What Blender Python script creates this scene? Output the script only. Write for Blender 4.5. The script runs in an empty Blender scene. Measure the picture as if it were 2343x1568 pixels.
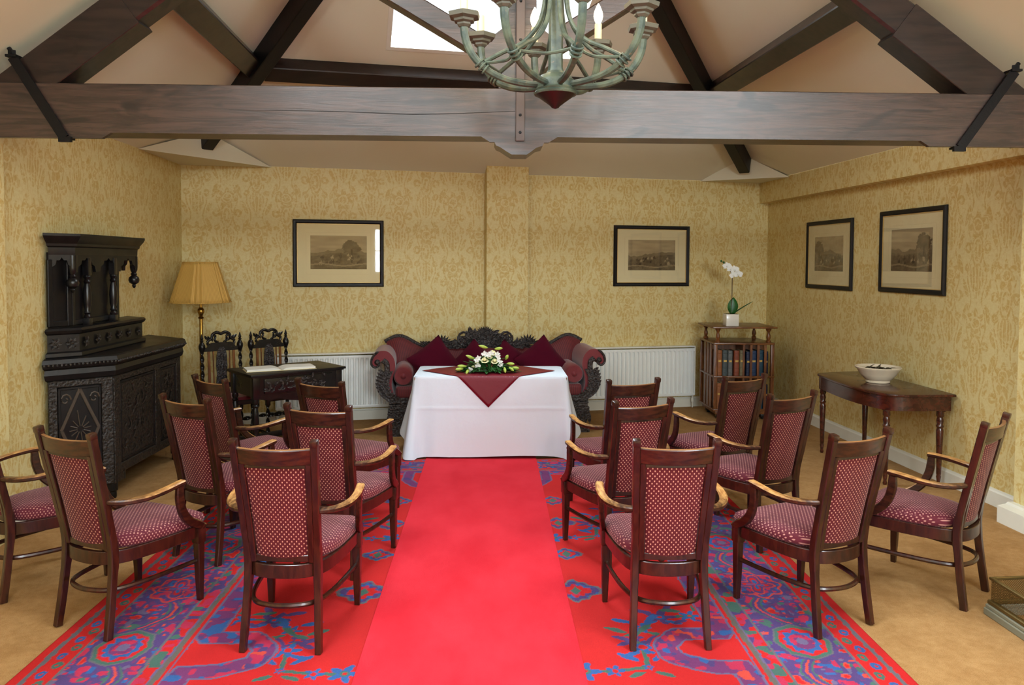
import bpy, bmesh, math, random
import numpy as np
from mathutils import Vector, Matrix
random.seed(7)
PI = math.pi
S = bpy.context.scene
COL = S.collection

# ------------------------------------------------------------------ basics
def lin(c):
    c = c / 255.0
    return c / 12.92 if c <= 0.04045 else ((c + 0.055) / 1.055) ** 2.4
def rgb(r, g, b):
    return (lin(r), lin(g), lin(b), 1.0)

def link(o, parent=None):
    COL.objects.link(o)
    if parent is not None:
        o.parent = parent
    return o
def tag(o, label=None, cat=None, group=None, kind=None):
    if label: o['label'] = label
    if cat: o['category'] = cat
    if group: o['group'] = group
    if kind: o['kind'] = kind
    return o
def thing(name, label, cat, loc=(0, 0, 0), rotz=0.0, group=None):
    o = bpy.data.objects.new(name, None)
    o.empty_display_size = 0.1
    COL.objects.link(o)
    o.location = loc
    o.rotation_euler = (0, 0, rotz)
    return tag(o, label, cat, group)
def copy_tree(o, parent=None):
    c = o.copy()
    COL.objects.link(c)
    if parent is not None:
        c.parent = parent
    for ch in list(o.children):
        copy_tree(ch, c)
    return c
def obj(name, bm, m, parent=None, smooth=35):
    me = bpy.data.meshes.new(name)
    bmesh.ops.recalc_face_normals(bm, faces=bm.faces[:])
    bm.to_mesh(me)
    bm.free()
    if smooth:
        me.polygons.foreach_set('use_smooth', [True] * len(me.polygons))
        me.set_sharp_from_angle(angle=math.radians(smooth))
    if m is not None:
        me.materials.append(m)
    return link(bpy.data.objects.new(name, me), parent)
def BM():
    return bmesh.new()

def box(bm, c, s, rot=None, bevel=0.0, seg=2, taper=None):
    """box centred c size s ; rot = Matrix or z angle ; taper = (tx,ty) scale of the bottom"""
    r = bmesh.ops.create_cube(bm, size=1.0)
    vs = r['verts']
    for v in vs:
        x, y, z = v.co
        if taper and z < 0:
            x *= taper[0]; y *= taper[1]
        v.co = Vector((x * s[0], y * s[1], z * s[2]))
    if bevel > 0:
        es = list({e for v in vs for e in v.link_edges})
        rr = bmesh.ops.bevel(bm, geom=es, offset=bevel, segments=seg, affect='EDGES', profile=0.6)
        vs = list({v for f in rr['faces'] for v in f.verts} | {v for v in vs if v.is_valid})
    M = Matrix.Translation(Vector(c))
    if rot is not None:
        M = M @ (rot.to_4x4() if isinstance(rot, Matrix) else Matrix.Rotation(rot, 4, 'Z'))
    bmesh.ops.transform(bm, matrix=M, verts=vs)
    return vs
def catmull(pts, n=6, closed=False):
    pts = [Vector(p) for p in pts]
    if len(pts) < 3:
        return pts
    out = []
    N = len(pts)
    rng = range(N if closed else N - 1)
    for i in rng:
        p1, p2 = pts[i], pts[(i + 1) % N]
        p0 = pts[i - 1] if (i > 0 or closed) else p1 * 2 - p2
        p3 = pts[(i + 2) % N] if (i + 2 < N or closed) else p2 * 2 - p1
        for k in range(n):
            t = k / n
            out.append(0.5 * ((2 * p1) + (p2 - p0) * t + (2 * p0 - 5 * p1 + 4 * p2 - p3) * t * t + (3 * p1 - p0 - 3 * p2 + p3) * t ** 3))
    if not closed:
        out.append(pts[-1])
    return out
def circ(n=8, a=1.0, b=None):
    b = a if b is None else b
    return [(a * math.cos(2 * PI * i / n), b * math.sin(2 * PI * i / n)) for i in range(n)]
def rrect(w, h, r=0.2):
    w /= 2; h /= 2
    r *= min(w, h) * 2
    return [(w - r, -h), (w, -h + r), (w, h - r), (w - r, h), (-w + r, h), (-w, h - r), (-w, -h + r), (-w + r, -h)]
def sweep(bm, pts, sec, up=(0, 0, 1), scale=None, closed=False, caps=True, twist=0.0):
    """sweep 2d section (side, up) along points"""
    pts = [Vector(p) for p in pts]
    up = Vector(up)
    n = len(pts)
    rings = []
    for i, p in enumerate(pts):
        if closed:
            t = pts[(i + 1) % n] - pts[i - 1]
        else:
            t = pts[min(i + 1, n - 1)] - pts[max(i - 1, 0)]
        t.normalize()
        side = t.cross(up)
        if side.length < 1e-4:
            side = t.cross(Vector((1, 0, 0)))
        side.normalize()
        u2 = side.cross(t).normalized()
        sc = 1.0 if scale is None else scale[i]
        if not isinstance(sc, (tuple, list)):
            sc = (sc, sc)
        ca, sa = math.cos(twist * i), math.sin(twist * i)
        ring = []
        for a, b in sec:
            a, b = a * ca - b * sa, a * sa + b * ca
            ring.append(bm.verts.new(p + side * (a * sc[0]) + u2 * (b * sc[1])))
        rings.append(ring)
    m = len(sec)
    for i in range(n if closed else n - 1):
        A, B = rings[i], rings[(i + 1) % n]
        for j in range(m):
            bm.faces.new((A[j], A[(j + 1) % m], B[(j + 1) % m], B[j]))
    if caps and not closed:
        bm.faces.new(rings[0]); bm.faces.new(rings[-1])
    return rings
def tube(bm, pts, r, seg=8, closed=False, scale=None):
    return sweep(bm, pts, circ(seg, r), scale=scale, closed=closed)
def lathe(bm, prof, c=(0, 0, 0), seg=12, M=None, phase=0.0):
    """prof list of (r,z) bottom->top around z"""
    rings = []
    new = []
    for r, z in prof:
        ring = []
        for i in range(seg):
            a = 2 * PI * i / seg + phase
            v = bm.verts.new((r * math.cos(a), r * math.sin(a), z))
            ring.append(v); new.append(v)
        rings.append(ring)
    for A, B in zip(rings[:-1], rings[1:]):
        for j in range(seg):
            bm.faces.new((A[j], A[(j + 1) % seg], B[(j + 1) % seg], B[j]))
    bm.faces.new(rings[0]); bm.faces.new(rings[-1])
    MM = Matrix.Translation(Vector(c))
    if M is not None:
        MM = MM @ M
    bmesh.ops.transform(bm, matrix=MM, verts=new)
    return new
def prism(bm, outline, axis='z', a=0.0, b=0.1, M=None):
    """extrude a 2d outline between a and b along an axis. axis z: (x,y); y: (x,z); x: (y,z)"""
    def P(p, t):
        if axis == 'z': return (p[0], p[1], t)
        if axis == 'y': return (p[0], t, p[1])
        return (t, p[0], p[1])
    A = [bm.verts.new(P(p, a)) for p in outline]
    B = [bm.verts.new(P(p, b)) for p in outline]
    n = len(outline)
    for i in range(n):
        bm.faces.new((A[i], A[(i + 1) % n], B[(i + 1) % n], B[i]))
    bm.faces.new(A); bm.faces.new(B)
    if M is not None:
        bmesh.ops.transform(bm, matrix=M, verts=A + B)
    return A + B
def surf(bm, f, nu, nv, closed_u=False):
    g = [[bm.verts.new(f(i / nu, j / nv)) for i in range(nu if closed_u else nu + 1)] for j in range(nv + 1)]
    w = len(g[0])
    for j in range(nv):
        for i in range(nu):
            bm.faces.new((g[j][i], g[j][(i + 1) % w], g[j + 1][(i + 1) % w], g[j + 1][i]))
    return g
def ball(bm, c, r, sx=1, sy=1, sz=1, seg=10, M=None):
    rr = bmesh.ops.create_uvsphere(bm, u_segments=seg, v_segments=max(5, seg // 2 + 1), radius=1.0)
    MM = Matrix.Translation(Vector(c))
    if M is not None: MM = MM @ M.to_4x4()
    MM = MM @ Matrix.Diagonal((r * sx, r * sy, r * sz, 1))
    bmesh.ops.transform(bm, matrix=MM, verts=rr['verts'])
    return rr['verts']
def leaf(bm, base, d, n, L, W, curl=0.15, seg=4, thick=0.0):
    """leaf blade from base along d (Vector), facing normal n"""
    d = Vector(d).normalized(); n = Vector(n)
    s = d.cross(n)
    if s.length < 1e-4:
        s = d.cross(Vector((0.3, 0.7, 0.2)))
    s.normalize(); n = s.cross(d).normalized()
    rows = []
    for i in range(seg + 1):
        t = i / seg
        w = W * math.sin(PI * min(1, t * 0.94 + 0.06)) ** 0.8 * 0.5
        c = Vector(base) + d * (L * t) + n * (-curl * L * t * t)
        rows.append((bm.verts.new(c - s * w + n * w * 0.35), bm.verts.new(c), bm.verts.new(c + s * w + n * w * 0.35)))
    for a, b in zip(rows[:-1], rows[1:]):
        bm.faces.new((a[0], a[1], b[1], b[0]))
        bm.faces.new((a[1], a[2], b[2], b[1]))

# ------------------------------------------------------------------ node expressions
class E:
    nt = None
    def __init__(s, v): s.v = v
    @staticmethod
    def op(o, *a):
        n = E.nt.nodes.new('ShaderNodeMath'); n.operation = o
        for i, x in enumerate(a):
            x = x.v if isinstance(x, E) else x
            if isinstance(x, (int, float)): n.inputs[i].default_value = x
            else: E.nt.links.new(x, n.inputs[i])
        return E(n.outputs[0])
    def __add__(s, o): return E.op('ADD', s, o)
    __radd__ = __add__
    def __sub__(s, o): return E.op('SUBTRACT', s, o)
    def __rsub__(s, o): return E.op('SUBTRACT', o, s)
    def __mul__(s, o): return E.op('MULTIPLY', s, o)
    __rmul__ = __mul__
    def __truediv__(s, o): return E.op('DIVIDE', s, o)
def eabs(a): return E.op('ABSOLUTE', a)
def esin(a): return E.op('SINE', a)
def ecos(a): return E.op('COSINE', a)
def efloor(a): return E.op('FLOOR', a)
def efract(a): return E.op('FRACT', a)
def emin(a, b): return E.op('MINIMUM', a, b)
def emax(a, b): return E.op('MAXIMUM', a, b)
def esqrt(a): return E.op('SQRT', a)
def eatan2(a, b): return E.op('ARCTAN2', a, b)
def emod(a, b): return E.op('FLOORED_MODULO', a, b)
def hyp(a, b): return esqrt(a * a + b * b)
def below(x, t, soft):          # 1 where x < t
    n = E.nt.nodes.new('ShaderNodeMapRange'); n.interpolation_type = 'SMOOTHSTEP'
    E.nt.links.new(x.v, n.inputs[0])
    for i, val in ((1, t - soft), (2, t + soft), (3, 1.0), (4, 0.0)):
        n.inputs[i].default_value = val
    return E(n.outputs[0])
def node(t, **kw):
    n = E.nt.nodes.new(t)
    for k, v in kw.items():
        setattr(n, k, v)
    return n
def setin(n, **kw):
    for k, v in kw.items():
        k = k.replace('_', ' ')
        if isinstance(v, E): E.nt.links.new(v.v, n.inputs[k])
        elif isinstance(v, bpy.types.NodeSocket): E.nt.links.new(v, n.inputs[k])
        else: n.inputs[k].default_value = v
    return n
def coords():
    tc = node('ShaderNodeTexCoord')
    sp = node('ShaderNodeSeparateXYZ')
    E.nt.links.new(tc.outputs['Object'], sp.inputs[0])
    return tc.outputs['Object'], E(sp.outputs[0]), E(sp.outputs[1]), E(sp.outputs[2])
def noise(vec, scale, detail=3, rough=0.55, stretch=None, dist=0.0):
    if stretch:
        mp = node('ShaderNodeMapping'); mp.inputs['Scale'].default_value = stretch
        E.nt.links.new(vec, mp.inputs[0]); vec = mp.outputs[0]
    n = node('ShaderNodeTexNoise')
    E.nt.links.new(vec, n.inputs['Vector'])
    setin(n, Scale=scale, Detail=detail, Roughness=rough, Distortion=dist)
    return E(n.outputs['Fac'])
def mix(f, a, b):
    n = node('ShaderNodeMix', data_type='RGBA')
    for i, x in ((0, f), (6, a), (7, b)):
        x = x.v if isinstance(x, E) else x
        if isinstance(x, bpy.types.NodeSocket): E.nt.links.new(x, n.inputs[i])
        else: n.inputs[i].default_value = x
    return E(n.outputs[2])
def bump(h, strength=0.3, dist=0.01):
    n = node('ShaderNodeBump')
    E.nt.links.new(h.v, n.inputs['Height'])
    n.inputs['Strength'].default_value = strength
    n.inputs['Distance'].default_value = dist
    return n.outputs[0]
def mat(name):
    m = bpy.data.materials.new(name)
    m.use_nodes = True
    E.nt = m.node_tree
    b = m.node_tree.nodes['Principled BSDF']
    return m, b
def out(b, color, rough=0.5, spec=0.5, normal=None, metal=0.0, **kw):
    setin(b, Base_Color=color, Roughness=rough, Metallic=metal)
    b.inputs['Specular IOR Level'].default_value = spec
    if normal is not None:
        E.nt.links.new(normal, b.inputs['Normal'])
    for k, v in kw.items():
        b.inputs[k.replace('_', ' ')].default_value = v

MAT = {}
def plain(name, c, rough=0.5, spec=0.5, metal=0.0, var=0.12, scale=12, bmp=0.0, bscale=60, **kw):
    m, b = mat(name)
    v, x, y, z = coords()
    n = noise(v, scale)
    d = tuple(k * (1 - var) for k in c[:3]) + (1,)
    l = tuple(min(1, k * (1 + var)) for k in c[:3]) + (1,)
    nm = bump(noise(v, bscale), bmp, 0.004) if bmp else None
    out(b, mix(n, d, l), rough, spec, nm, metal, **kw)
    MAT[name] = m
    return m
def wood(name, dark, light, stretch=(1, 8, 8), scale=6, rough=0.35, spec=0.5, coat=0.0, bmp=0.08):
    m, b = mat(name)
    v, x, y, z = coords()
    g = noise(v, scale, 5, 0.6, stretch, 0.6)
    g2 = noise(v, 1.7, 2)
    f = below(g * 0.75 + g2 * 0.25, 0.5, 0.16)
    r = noise(v, 5, 3) * 0.2 + (rough - 0.1)
    out(b, mix(f, light, dark), 0.5, spec)
    E.nt.links.new(r.v, b.inputs['Roughness'])
    if coat:
        b.inputs['Coat Weight'].default_value = coat
        b.inputs['Coat Roughness'].default_value = 0.12
    MAT[name] = m
    return m

# ---- wall paper : half-drop damask, u = local x, v = local z
def make_wallpaper():
    m, b = mat('damask_wallpaper')
    v3, x, y, z = coords()
    nz = noise(v3, 9.0, 1)
    wob = (nz - 0.5) * 0.05
    p, q = 0.30, 0.74
    u = x + y * 0.9
    k = efloor(u / p)
    a = eabs(u / p - k - 0.5) * p + wob * 0.55
    v = efract((z + wob) / q + 0.5 * emod(k, 2.0)) * q - q / 2
    e1 = hyp(a / 0.050, v / 0.105)
    med = below(e1, 1.22, 0.06) * (1.0 - below(eabs(e1 - 0.84), 0.10, 0.05) * 0.9)
    core = below(hyp(a / 0.012, (v - 0.01) / 0.040), 1.0, 0.2)
    v2 = v - 0.195
    r2 = hyp(a, v2)
    th = eatan2(a, v2)
    fan = below(r2 - (ecos(th * 7.0) * 0.026 + 0.090), 0.0, 0.007) * (1.0 - below(eabs(r2 - 0.045), 0.006, 0.003))
    v5 = v + 0.235
    tul = below(hyp(a / (v5 * 0.25 + 0.068), v5 / 0.12), 1.0, 0.07) * below(ecos(a * 190.0) * -1.0, 0.60, 0.2)
    sc1 = below(eabs(hyp(a - 0.105, v - 0.03) - 0.028), 0.013, 0.004)
    sc2 = below(eabs(hyp(a - 0.100, v + 0.125) - 0.022), 0.011, 0.004)
    lf = below(hyp((a - 0.118 + (v - 0.27) * 0.35) / 0.024, (v - 0.27) / 0.075), 1.0, 0.12)
    lf2 = below(hyp((a - 0.122 - (v + 0.28) * 0.4) / 0.022, (v + 0.28) / 0.070), 1.0, 0.12)
    vine = below(eabs(a - 0.082 + ecos(v * (2 * PI / 0.37)) * 0.022), 0.0065, 0.003)
    M = emin(med - core + fan + tul + sc1 + sc2 + lf + lf2 + vine, 1.0)
    M = emax(M, 0.0)
    vn = noise(v3, 17, 1, 0.6, None, 0.6)
    M = M * (1.0 - below(eabs(vn - 0.5), 0.030, 0.018) * 0.85) + below(eabs(vn - 0.64), 0.022, 0.014) * 0.5
    fine = noise(v3, 90, 0)
    M = emin(M * 0.62 + 0.12 + (fine - 0.5) * 0.25 + (noise(v3, 40, 1) - 0.5) * 0.8, 1.0)
    M = emax(M, 0.0)
    c = mix(M, rgb(222, 206, 150), rgb(204, 170, 98))
    out(b, c, 0.55, 0.35)
    MAT['wallpaper'] = m
make_wallpaper()

def make_ceiling():
    m, b = mat('cream_ceiling_paint')
    v, x, y, z = coords()
    n = noise(v, 1.1, 3)
    out(b, mix(n, rgb(216, 210, 188), rgb(226, 220, 198)), 0.8, 0.2)
    MAT['ceiling'] = m
make_ceiling()
def make_carpet():
    m, b = mat('tan_carpet')
    v, x, y, z = coords()
    n = noise(v, 260, 2); n2 = noise(v, 6, 4); n3 = noise(v, 28, 3)
    f = n * 0.45 + n2 * 0.3 + n3 * 0.25
    out(b, mix(below(f, 0.5, 0.14), rgb(178, 138, 90), rgb(150, 110, 66)), 0.95, 0.1, bump(n, 0.5, 0.006))
    MAT['carpet'] = m
make_carpet()
def make_runner():
    m, b = mat('red_felt_runner')
    v, x, y, z = coords()
    n = noise(v, 300, 2); n2 = noise(v, 3.2, 4, 0.6, (1.0, 0.6, 1))
    f = n * 0.3 + n2 * 0.7
    out(b, mix(below(f, 0.5, 0.2), rgb(206, 46, 58), rgb(190, 32, 44)), 0.95, 0.1, bump(n, 0.3, 0.003))
    MAT['runner'] = m
make_runner()
def make_attr(name, rough=0.9, spec=0.1, fine=0.0):
    m, b = mat(name)
    v, x, y, z = coords()
    a = node('ShaderNodeVertexColor'); a.layer_name = 'Col'
    n = noise(v, 300, 2)
    c = mix(n * fine, a.outputs[0], (0.01, 0.005, 0.005, 1)) if fine else E(a.outputs[0])
    out(b, c, rough, spec, bump(n, 0.3, 0.003) if fine else None)
    MAT[name] = m
make_attr('oriental_rug', 0.95, 0.1, 0.35)
make_attr('sepia_print', 0.8, 0.2)

def make_fabric(name, base, dot, seat=False):
    m, b = mat(name)
    v, x, y, z = coords()
    px, pz = 0.0205, 0.0235
    def dots(u, w, rx, rz):
        k = efloor(w / (pz / 2))
        uu = efract(u / px + 0.5 * emod(k, 2.0)) - 0.5
        ww = efract(w / (pz / 2)) - 0.5
        return below(hyp(uu * (px / rx), ww * (pz / 2 / rz)), 1.0, 0.3)
    if seat:
        tc = node('ShaderNodeTexCoord'); sp = node('ShaderNodeSeparateXYZ')
        E.nt.links.new(tc.outputs['Normal'], sp.inputs[0])
        side = below(eabs(E(sp.outputs[2])), 0.62, 0.02)
        mk = dots(x, y, 0.0032, 0.0036) * (1.0 - side) + dots(x + y, z, 0.0034, 0.0036) * side
    else:
        mk = dots(x, z, 0.0027, 0.0038)
    n = noise(v, 18, 2)
    bc = mix(n, tuple(k * 0.72 for k in base[:3]) + (1,), base)
    out(b, mix(mk, bc, dot), 0.75, 0.25, bump(mk, 0.2, 0.002))
    b.inputs['Sheen Weight'].default_value = 0.1
    MAT[name] = m
make_fabric('dotted_back_fabric', rgb(90, 16, 26), rgb(198, 142, 120))
make_fabric('dotted_seat_fabric', rgb(98, 28, 42), rgb(186, 130, 118), True)

wood('mahogany', rgb(30, 11, 6), rgb(62, 26, 14), (3, 3, 0.6), 14, 0.32, 0.5, 0.25)
def make_arm_wood():
    m, b = mat('worn_arm_wood')
    v, x, y, z = coords()
    g = noise(v, 20, 4, 0.6, (4, 1, 4))
    geo = node('ShaderNodeNewGeometry')
    tc = node('ShaderNodeTexCoord')
    sp = node('ShaderNodeSeparateXYZ')
    E.nt.links.new(tc.outputs['Normal'], sp.inputs[0])
    nz = E(sp.outputs[2])
    wear_sheen = (1.0 - below(nz + (g - 0.5) * 0.3, 0.6, 0.25)) * (1.0 - below(y + (g - 0.5) * 0.15, -0.15, 0.14))
    dk = mix(below(g, 0.5, 0.15), rgb(64, 29, 15), rgb(32, 12, 6))
    lt = mix(below(g, 0.5, 0.15), rgb(200, 150, 88), rgb(158, 104, 54))
    out(b, mix(wear_sheen, dk, lt), 0.33, 0.5)
    MAT['arm_wood'] = m
make_arm_wood()
def make_rail_wood():
    m, b = mat('sheen_rail_wood')
    v, x, y, z = coords()
    g = noise(v, 14, 4, 0.6, (1, 4, 4))
    tc = node('ShaderNodeTexCoord')
    sp = node('ShaderNodeSeparateXYZ')
    E.nt.links.new(tc.outputs['Normal'], sp.inputs[0])
    wear_sheen = (1.0 - below(E(sp.outputs[2]) + (g - 0.5) * 0.2, 0.72, 0.15)) * 0.6  # sheen on the rail's upward faces, painted in as lighter wood
    dk = mix(below(g, 0.5, 0.15), rgb(64, 28, 14), rgb(34, 12, 7))
    out(b, mix(wear_sheen, dk, rgb(170, 118, 70)), 0.33, 0.5)
    b.inputs['Coat Weight'].default_value = 0.2
    MAT['rail_wood'] = m
make_rail_wood()
def make_beam():
    m, b = mat('dark_stained_timber')
    v, x, y, z = coords()
    g = noise(v, 5, 6, 0.65, (0.5, 7, 7), 0.8)
    g2 = noise(v, 2.2, 4)
    kn = noise(v, 1.6, 2, 0.5, (1, 3, 3), 1.5)
    c = mix(below(g, 0.5, 0.15), rgb(70, 50, 42), rgb(40, 27, 22))
    c = mix(below(kn, 0.36, 0.05), c, rgb(26, 16, 14))
    r = g2 * 0.28 + 0.26
    out(b, c, 0.4, 0.6, bump(g, 0.35, 0.006))
    E.nt.links.new(r.v, b.inputs['Roughness'])
    b.inputs['Coat Weight'].default_value = 0.5
    b.inputs['Coat Roughness'].default_value = 0.35
    MAT['beam'] = m
make_beam()
wood('dark_timber', rgb(22, 15, 13), rgb(44, 30, 25), (0.6, 6, 6), 5, 0.4, 0.5, 0.3)
plain('near_black_timber', rgb(15, 12, 12), 0.5, 0.4, bmp=0.3, bscale=20)  # near-black colour of the hip rafters and the crack
plain('wrought_iron', rgb(26, 26, 28), 0.45, 0.5, 0.6, bmp=0.2)
plain('grey_strap', rgb(92, 82, 80), 0.5, 0.4, 0.2)
plain('white_paint', rgb(226, 222, 208), 0.45, 0.4, var=0.03)
plain('radiator_enamel', rgb(242, 243, 238), 0.32, 0.5, var=0.02)
plain('grey_bracket_metal', rgb(120, 120, 118), 0.5, 0.4)  # even mid grey for the radiator brackets
def make_carved(name, a, bcol, bs=0.9, sc=38, rough=0.42):
    m, b = mat(name)
    v, x, y, z = coords()
    vo = node('ShaderNodeTexVoronoi'); vo.feature = 'SMOOTH_F1'
    mp = node('ShaderNodeMapping')
    wv = noise(v, 9, 2)
    E.nt.links.new(v, mp.inputs[0])
    E.nt.links.new(mp.outputs[0], vo.inputs['Vector'])
    vo.inputs['Scale'].default_value = sc
    h = E(vo.outputs['Distance']) + noise(v, sc * 0.7, 3, 0.6, None, 2.0) * 0.7
    out(b, mix(below(h, 0.62, 0.2), bcol, a), rough, 0.45, bump(h, bs, 0.012))
    MAT[name] = m
make_carved('carved_oak', rgb(17, 16, 17), rgb(44, 36, 30), 0.7, 55)
plain('pale_oak_edge', rgb(74, 62, 52), 0.4, 0.5, var=0.3, scale=30)  # paler oak for the diamond door mouldings
make_carved('ebonised_carving', rgb(24, 22, 24), rgb(58, 50, 48), 0.9, 55, 0.35)
wood('black_oak', rgb(13, 12, 14), rgb(26, 22, 21), (3, 3, 0.7), 10, 0.40, 0.4)
wood('ebonised_wood', rgb(15, 13, 14), rgb(28, 23, 22), (3, 3, 0.8), 10, 0.3, 0.5)
wood('walnut', rgb(88, 48, 22), rgb(138, 84, 42), (3, 3, 0.6), 9, 0.35, 0.5)
wood('walnut_top', rgb(84, 46, 20), rgb(132, 82, 40), (0.7, 4, 4), 9, 0.3, 0.5)
wood('table_mahogany', rgb(48, 16, 9), rgb(78, 32, 18), (3, 0.6, 3), 9, 0.25, 0.5, 0.4)
plain('burgundy_velvet', rgb(78, 6, 30), 0.9, 0.1, var=0.18, scale=9, Sheen_Weight=0.1)
def make_stripe():
    m, b = mat('striped_burgundy_upholstery')
    v, x, y, z = coords()
    s = esin((x + y * 0.6) * 330.0)
    n = noise(v, 8, 3)
    out(b, mix(below(s, 0.0, 0.5), rgb(112, 32, 36), rgb(84, 22, 24)), 0.6, 0.35)
    b.inputs['Sheen Weight'].default_value = 0.3
    MAT['upholstery'] = m
make_stripe()
plain('rose_upholstery', rgb(118, 34, 40), 0.6, 0.35, var=0.1, Sheen_Weight=0.3)
def make_linen(name, c, cr, sp=0.3):
    m, b = mat(name)
    v, x, y, z = coords()
    w = esin(x * 2600.0) * esin(z * 2600.0 + y * 2600.0)
    n = noise(v, 7, 4, 0.6)
    n2 = noise(v, 2.2, 3)
    out(b, mix(n2, tuple(k * cr for k in c[:3]) + (1,), c), 0.7, sp, bump(n * 0.8 + w * 0.03, 0.35, 0.015))
    MAT[name] = m
make_linen('white_linen', rgb(230, 240, 252), 0.97)
make_linen('burgundy_satin', rgb(118, 14, 34), 0.9, 0.4)
MAT['burgundy_satin'].node_tree.nodes['Principled BSDF'].inputs['Roughness'].default_value = 0.42
def make_shade():
    m, b = mat('pleated_gold_shade')
    v, x, y, z = coords()
    th = eatan2(y, x)
    s = esin(th * 120.0)
    out(b, mix(below(s, 0.0, 0.6), rgb(214, 172, 92), rgb(198, 154, 76)), 0.6, 0.3, bump(s, 0.25, 0.003))
    b.inputs['Transmission Weight'].default_value = 0.0
    MAT['lamp_shade'] = m
make_shade()
plain('brass', rgb(170, 132, 62), 0.28, 0.5, 1.0, var=0.1)
plain('aged_brass', rgb(112, 92, 52), 0.4, 0.5, 0.7, var=0.2, bmp=0.2)
def make_verdigris():
    m, b = mat('verdigris_painted_metal')
    v, x, y, z = coords()
    n = noise(v, 14, 4, 0.6)
    n2 = noise(v, 60, 2)
    c = mix(below(n, 0.5, 0.16), rgb(88, 98, 82), rgb(54, 66, 60))
    c = mix(below(n2, 0.30, 0.06), c, rgb(112, 96, 76))
    out(b, c, 0.45, 0.4, bump(n2, 0.1, 0.002))
    MAT['verdigris'] = m
make_verdigris()
plain('drip_pan_brown', rgb(92, 90, 78), 0.5, 0.4)
plain('red_brown_finial', rgb(34, 17, 15), 0.4, 0.5)
plain('candle_sleeve', rgb(226, 212, 180), 0.5, 0.4, var=0.05)
def emit(name, c, s):
    m = bpy.data.materials.new(name); m.use_nodes = True
    nt = m.node_tree; nt.nodes.clear()
    e = nt.nodes.new('ShaderNodeEmission'); o = nt.nodes.new('ShaderNodeOutputMaterial')
    e.inputs[0].default_value = c; e.inputs[1].default_value = s
    nt.links.new(e.outputs[0], o.inputs[0])
    MAT[name] = m
emit('lit_bulb', (1.0, 0.80, 0.50, 1), 14.0)
def make_glass(name, rough=0.02, cap=0.6):
    m = bpy.data.materials.new(name); m.use_nodes = True
    nt = m.node_tree; nt.nodes.clear()
    E.nt = nt
    t = node('ShaderNodeBsdfTransparent'); g = node('ShaderNodeBsdfGlossy'); mx = node('ShaderNodeMixShader'); o = node('ShaderNodeOutputMaterial')
    f = node('ShaderNodeFresnel'); f.inputs[0].default_value = 1.5
    g.inputs['Roughness'].default_value = rough
    fe = E.op('MINIMUM', E.op('MULTIPLY', E(f.outputs[0]), 1.0), cap)
    nt.links.new(fe.v, mx.inputs[0])
    nt.links.new(t.outputs[0], mx.inputs[1]); nt.links.new(g.outputs[0], mx.inputs[2])
    nt.links.new(mx.outputs[0], o.inputs[0])
    MAT[name] = m
make_glass('window_glass')
make_glass('picture_glass', cap=0.16)
plain('black_frame', rgb(15, 12, 12), 0.5, 0.35, var=0.2)
plain('gilt_slip', rgb(206, 172, 104), 0.4, 0.5, 0.3)
plain('cream_mount', rgb(232, 216, 170), 0.85, 0.2, var=0.03)
plain('white_ceramic', rgb(232, 226, 214), 0.2, 0.5, var=0.03)
plain('cream_china', rgb(224, 208, 182), 0.16, 0.5, var=0.05)
plain('potpourri', rgb(78, 70, 52), 0.8, 0.3, var=0.5, scale=60, bmp=0.5)
plain('leaf_green', rgb(34, 92, 34), 0.4, 0.5, var=0.35, scale=20)
plain('dark_leaf', rgb(50, 98, 46), 0.45, 0.4, var=0.35, scale=20)
plain('lime_bud', rgb(176, 196, 84), 0.5, 0.4, var=0.15, scale=20)
plain('cream_petal', rgb(244, 236, 186), 0.6, 0.3, var=0.06)
plain('white_petal', rgb(246, 246, 240), 0.6, 0.3, var=0.04)
plain('brown_stem', rgb(84, 58, 40), 0.6, 0.3)
plain('paper_white', rgb(240, 238, 230), 0.7, 0.2, var=0.03)
plain('page_edge', rgb(222, 204, 158), 0.8, 0.2, var=0.08, scale=200)
plain('coal', rgb(20, 19, 19), 0.7, 0.3, bmp=0.5)
plain('pale_stone', rgb(122, 118, 98), 0.5, 0.4)
for nm, c in (('book_tan', (140, 82, 38)), ('book_slate', (66, 74, 74)), ('book_grey', (92, 94, 92)), ('book_rust', (122, 58, 34)), ('book_olive', (104, 92, 62)), ('book_blue', (30, 52, 84)), ('book_teal', (30, 62, 78)), ('book_navy', (28, 34, 58))):
    plain(nm, rgb(*c), 0.5, 0.4, var=0.25, scale=30)
plain('gilt_title', rgb(196, 160, 84), 0.4, 0.5, 0.5)
plain('plain_dark_cloth', rgb(30, 22, 20), 0.9, 0.1)

# mesh panel with holes for the fender
def make_meshwire():
    m = bpy.data.materials.new('brass_mesh'); m.use_nodes = True
    E.nt = m.node_tree
    b = m.node_tree.nodes['Principled BSDF']
    v, x, y, z = coords()
    out(b, rgb(118, 94, 50), 0.4, 0.5, None, 0.8)
    a = eabs(efract((x + y + z) / 0.013) - 0.5)
    c = eabs(efract((x + y - z) / 0.013) - 0.5)
    hole = below(emax(a, c), 0.41, 0.03)
    t = node('ShaderNodeBsdfTransparent'); mx = node('ShaderNodeMixShader')
    E.nt.links.new(hole.v, mx.inputs[0])
    E.nt.links.new(b.outputs[0], mx.inputs[1]); E.nt.links.new(t.outputs[0], mx.inputs[2])
    o = [n for n in m.node_tree.nodes if n.type == 'OUTPUT_MATERIAL'][0]
    E.nt.links.new(mx.outputs[0], o.inputs[0])
    MAT['brass_mesh'] = m
make_meshwire()

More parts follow.
